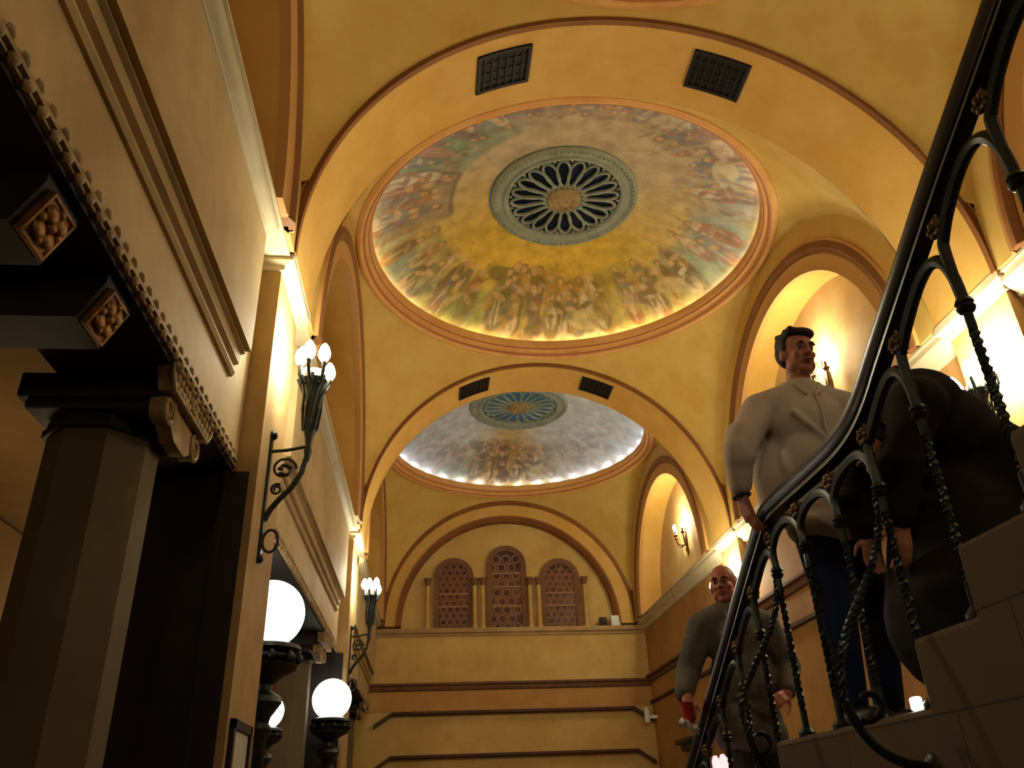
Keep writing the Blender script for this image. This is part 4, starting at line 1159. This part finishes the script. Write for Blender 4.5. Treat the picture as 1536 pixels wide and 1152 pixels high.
def man_grey():
    bx, by = 1.80, 4.86; zf = tread_z(by)
    t = thing('person', 'balding man in a grey jacket lower down the stairs, looking aside', 'person', (bx, by, zf))
    hc = (1.765, by-.02, 1.205)
    fr = head_frame(hc, (-.55, -.85, -.05), (-.06,-.02,1))
    sR, sL = (1.60,by,.965), (2.00,by+.02,.965)
    eR, wR = (1.50,by+.06,.72), (1.425,by-.10,.545)
    eL, wL = (2.08,by-.02,.72), (1.97,by-.18,.55)
    hR, hL = (1.72,by,.36), (1.90,by,.36); kR, kL = (1.72,by-.08,-.02), (1.91,by+.03,-.05); aR, aL = (1.72,by-.02,zf+.10), (1.91,by+.03,zf+.10)
    hd = {}
    def torso(bm, e=0.):
        ellip(bm, (1.79,by,.89), (.18+e,.115+e,.18)); ellip(bm, (1.80,by-.01,.66), (.175+e,.13+e,.22)); ellip(bm, (1.80,by,.43), (.175+e,.13+e,.15))
        chain(bm, [sR, (1.71,by,1.005), (1.785,by,1.03), (1.87,by,1.005), sL], [.07+e,.075+e,.085+e,.075+e,.07+e])
    def body(bm):
        hd['P'] = head_prims(bm, hc, fr, 1.03)
        capsule(bm, (1.785,by,1.0), (1.77,by,1.13), .062, .057)
        torso(bm, -.012); chain(bm, [sR, eR, wR], [.055,.044,.032]); chain(bm, [sL, eL, wL], [.055,.044,.032])
        hand_prims(bm, wR, (-.08,-.55,-.30), (-.3,0,-1), 1, .6); hand_prims(bm, wL, (-.5,-.5,-.2), (-.5,.3,-.4), 1, .5)
        chain(bm, [hR, kR, aR], [.075,.055,.038]); chain(bm, [hL, kL, aL], [.075,.055,.038])
        for a in (aR, aL): capsule(bm, (a[0],a[1],zf+.05), (a[0],a[1]-.16,zf+.045), .036, .034)
    bo = blob('body', body, 'skin2', t, .0075, 4); face_bits(bo, hd['P'], fr, 1.03)
    def jacket(bm):
        torso(bm, .018); chain(bm, [sR, eR, (wR[0],wR[1]+.04,wR[2]+.04)], [.085,.072,.056]); chain(bm, [sL, eL, (wL[0]+.02,wL[1]+.03,wL[2]+.03)], [.085,.072,.056])
        ellip(bm, (1.80,by,.36), (.21,.165,.14))
        for p0, p1 in (((1.68,by-.13,.90),(1.78,by-.15,.62)),((1.92,by-.12,.88),(1.83,by-.15,.60)),((1.70,by-.15,.55),(1.88,by-.15,.42))): capsule(bm, p0, p1, .014, .012)
    jk = blob('jacket', jacket, 'jacket', t, .011, 5, 'grey jacket')
    def collar(bm):
        for s_ in (-1, 1): chain(bm, [(1.785+s_*.03,by+.065,1.085),(1.785+s_*.075,by+.01,1.075),(1.785+s_*.055,by-.09,1.02),(1.79+s_*.03,by-.135,.90)], [.017,.019,.019,.012])
    blob('collar', collar, 'jacket', jk, .008, 2)
    def hair(bm):
        P_ = hd['P']
        def E(l, f, u, a, b_, d): ellip(bm, P_(l, f, u), (a*1.03, b_*1.03, d*1.03), fr)
        E(0, -.062, .005, .072, .050, .06)
        for s_ in (-1, 1): E(s_*.068, -.03, .015, .014, .036, .035)
    blob('hair', hair, 'greyhair', t, .008, 3, 'cropped hair round the back')
    def tr(bm): ellip(bm, (1.80,by,.33), (.18,.14,.12)); chain(bm, [hR, kR, aR], [.095,.075,.062]); chain(bm, [hL, kL, aL], [.095,.075,.062])
    blob('trousers', tr, 'trousers', t, .011, 4)
    for a in (aR, aL): blob('shoe', lambda bm: capsule(bm, (a[0],a[1]+.03,zf+.055), (a[0],a[1]-.17,zf+.045), .05, .042), 'shoe', t, .01, 3)
    # red cup with a crumpled napkin in his right hand
    cx, cy, cz = wR[0]-.035, wR[1]-.10, wR[2]-.075
    c = thing('paper_cup', 'red cup held by the man in grey', 'cup', (cx, cy, cz-.055))
    B = BM(); B.lathe([(.0,cz-.055),(.026,cz-.055),(.036,cz+.045),(.038,cz+.05),(.034,cz+.05),(.024,cz-.045),(0,cz-.048)], cx, cy, 20); obj('cup_wall', B, 'red', c)
    nk = BM()
    rows = []
    for i in range(9):
        row = []
        for j in range(9):
            u, v = (i-4)/4, (j-4)/4
            row.append((cx-.01+.045*u, cy-.02+.04*v, cz-.075-.025*u+.012*math.sin(5*u+3*v)+.010*math.cos(7*v-2*u)))
        rows.append(row)
    nk.grid(rows)
    o = obj('napkin', nk, 'white'); tag(o, 'crumpled white napkin under the red cup', 'napkin')
    sd = o.modifiers.new('s', 'SOLIDIFY'); sd.thickness = .004
man_grey()

def stooper():
    bx, by = 2.03, 2.86
    t = thing('person', 'stooping person in a dark coat and navy trousers, back rounded, behind the balusters', 'person', (bx, by, ZLAND))
    hc = (1.72, 2.80, 1.21); fr = head_frame(hc, (-.62,-.25,-.75), (-.7,-.1,.6))
    hip = (2.10,2.88,1.02); hR, hL = (2.08,2.98,.98), (2.08,2.76,.98)
    kR, kL = (1.93,3.00,.66), (1.86,2.73,.66); aR, aL = (1.97,3.02,.34), (1.86,2.70,.34)
    sR, sL = (1.86,3.03,1.37), (1.86,2.68,1.36); eR, wR = (1.73,3.06,1.12), (1.70,2.98,.92); eL, wL = (1.72,2.68,1.10), (1.70,2.74,.90)
    hd = {}
    def torso(bm, e=0.):
        ellip(bm, (2.10,2.87,1.06), (.16+e,.19+e,.18+e)); ellip(bm, (2.05,2.86,1.28), (.17+e,.19+e,.19+e)); ellip(bm, (1.94,2.85,1.40), (.15+e,.20+e,.135+e))
        chain(bm, [sR, (1.90,2.855,1.40), sL], [.075+e,.09+e,.075+e])
    def body(bm):
        hd['P'] = head_prims(bm, hc, fr, 1.0); capsule(bm, (1.87,2.84,1.37), (1.76,2.82,1.26), .062, .056)
        torso(bm, -.014); chain(bm, [sR, eR, wR], [.055,.044,.032]); chain(bm, [sL, eL, wL], [.055,.044,.032])
        hand_prims(bm, wR, (-.1,-.1,-1), (0,-1,0), 1, .35); hand_prims(bm, wL, (-.1,.1,-1), (0,1,0), -1, .35)
        chain(bm, [hR, kR, aR], [.075,.055,.038]); chain(bm, [hL, kL, aL], [.075,.055,.038])
        for a in (aR, aL): capsule(bm, (a[0],a[1],ZLAND+.05), (a[0]-.16,a[1],ZLAND+.045), .036, .034)
    bo = blob('body', body, 'skin', t, .008, 4); face_bits(bo, hd['P'], fr)
    def hair(bm):
        P_ = hd['P']
        def E(l, f, u, a, b_, d): ellip(bm, P_(l, f, u), (a, b_, d), fr)
        E(0, -.03, .058, .084, .09, .075); E(0, -.062, .0, .08, .06, .085); E(0, .04, .09, .066, .045, .034)
        for s_ in (-1, 1): E(s_*.07, -.01, .01, .018, .04, .06)
    blob('hair', hair, 'hair', t, .008, 3)
    def coat(bm):
        torso(bm, .035); chain(bm, [sR, eR, (1.70,2.99,.95)], [.095,.082,.06]); chain(bm, [sL, eL, (1.70,2.735,.93)], [.095,.082,.06])
        ellip(bm, (2.05,2.87,.92), (.26,.26,.24)); capsule(bm, (2.03,2.87,.92), (1.97,2.88,.58), .27, .305); capsule(bm, (1.94,2.80,.62), (1.92,2.79,.44), .26, .185); capsule(bm, (2.06,2.96,.62), (2.06,2.97,.44), .25, .185); capsule(bm, (1.93,2.79,.44), (2.05,2.97,.44), .18, .18)
        capsule(bm, (2.18,2.98,1.20), (2.22,3.0,.72), .12, .13); capsule(bm, (2.16,2.72,1.18), (2.18,2.70,.72), .12, .13)
    blob('coat', coat, 'coat', t, .013, 6, 'black maroon coat')
    def tr(bm): chain(bm, [hR, kR, aR], [.12,.098,.085]); chain(bm, [hL, kL, aL], [.12,.098,.085])
    blob('trousers', tr, 'navytr', t, .012, 4, 'dark navy trousers')
    for a in (aR, aL): blob('shoe', lambda bm: capsule(bm, (a[0]+.03,a[1],ZLAND+.055), (a[0]-.17,a[1],ZLAND+.045), .05, .042), 'shoe', t, .01, 3)
stooper()

# ------------------------------------------------------------------ light
light('aisle_fill', (-2.9, 5.4, .9), 14, (1,.76,.46), .2)  # unseen fill lights added to warm the side aisle
light('aisle_fill', (-2.7, 1.6, 1.5), 6, (1,.78,.48), .2)
light('aisle_fill', (-2.7, 8.6, 1.5), 14, (1,.76,.5), .2)
w = bpy.data.worlds.new('world'); sc.world = w; w.use_nodes = True
w.node_tree.nodes['Background'].inputs['Color'].default_value = (1,.88,.66,1)
w.node_tree.nodes['Background'].inputs['Strength'].default_value = .06
sc.view_settings.view_transform = 'Standard'; sc.view_settings.look = 'None'; sc.view_settings.gamma = 1
sc.view_settings.exposure = .35
sc.cycles.use_adaptive_sampling = True; sc.cycles.adaptive_threshold = .03
sc.cycles.max_bounces = 6; sc.cycles.diffuse_bounces = 4; sc.cycles.use_denoising = True
sc.cycles.sample_clamp_indirect = 4
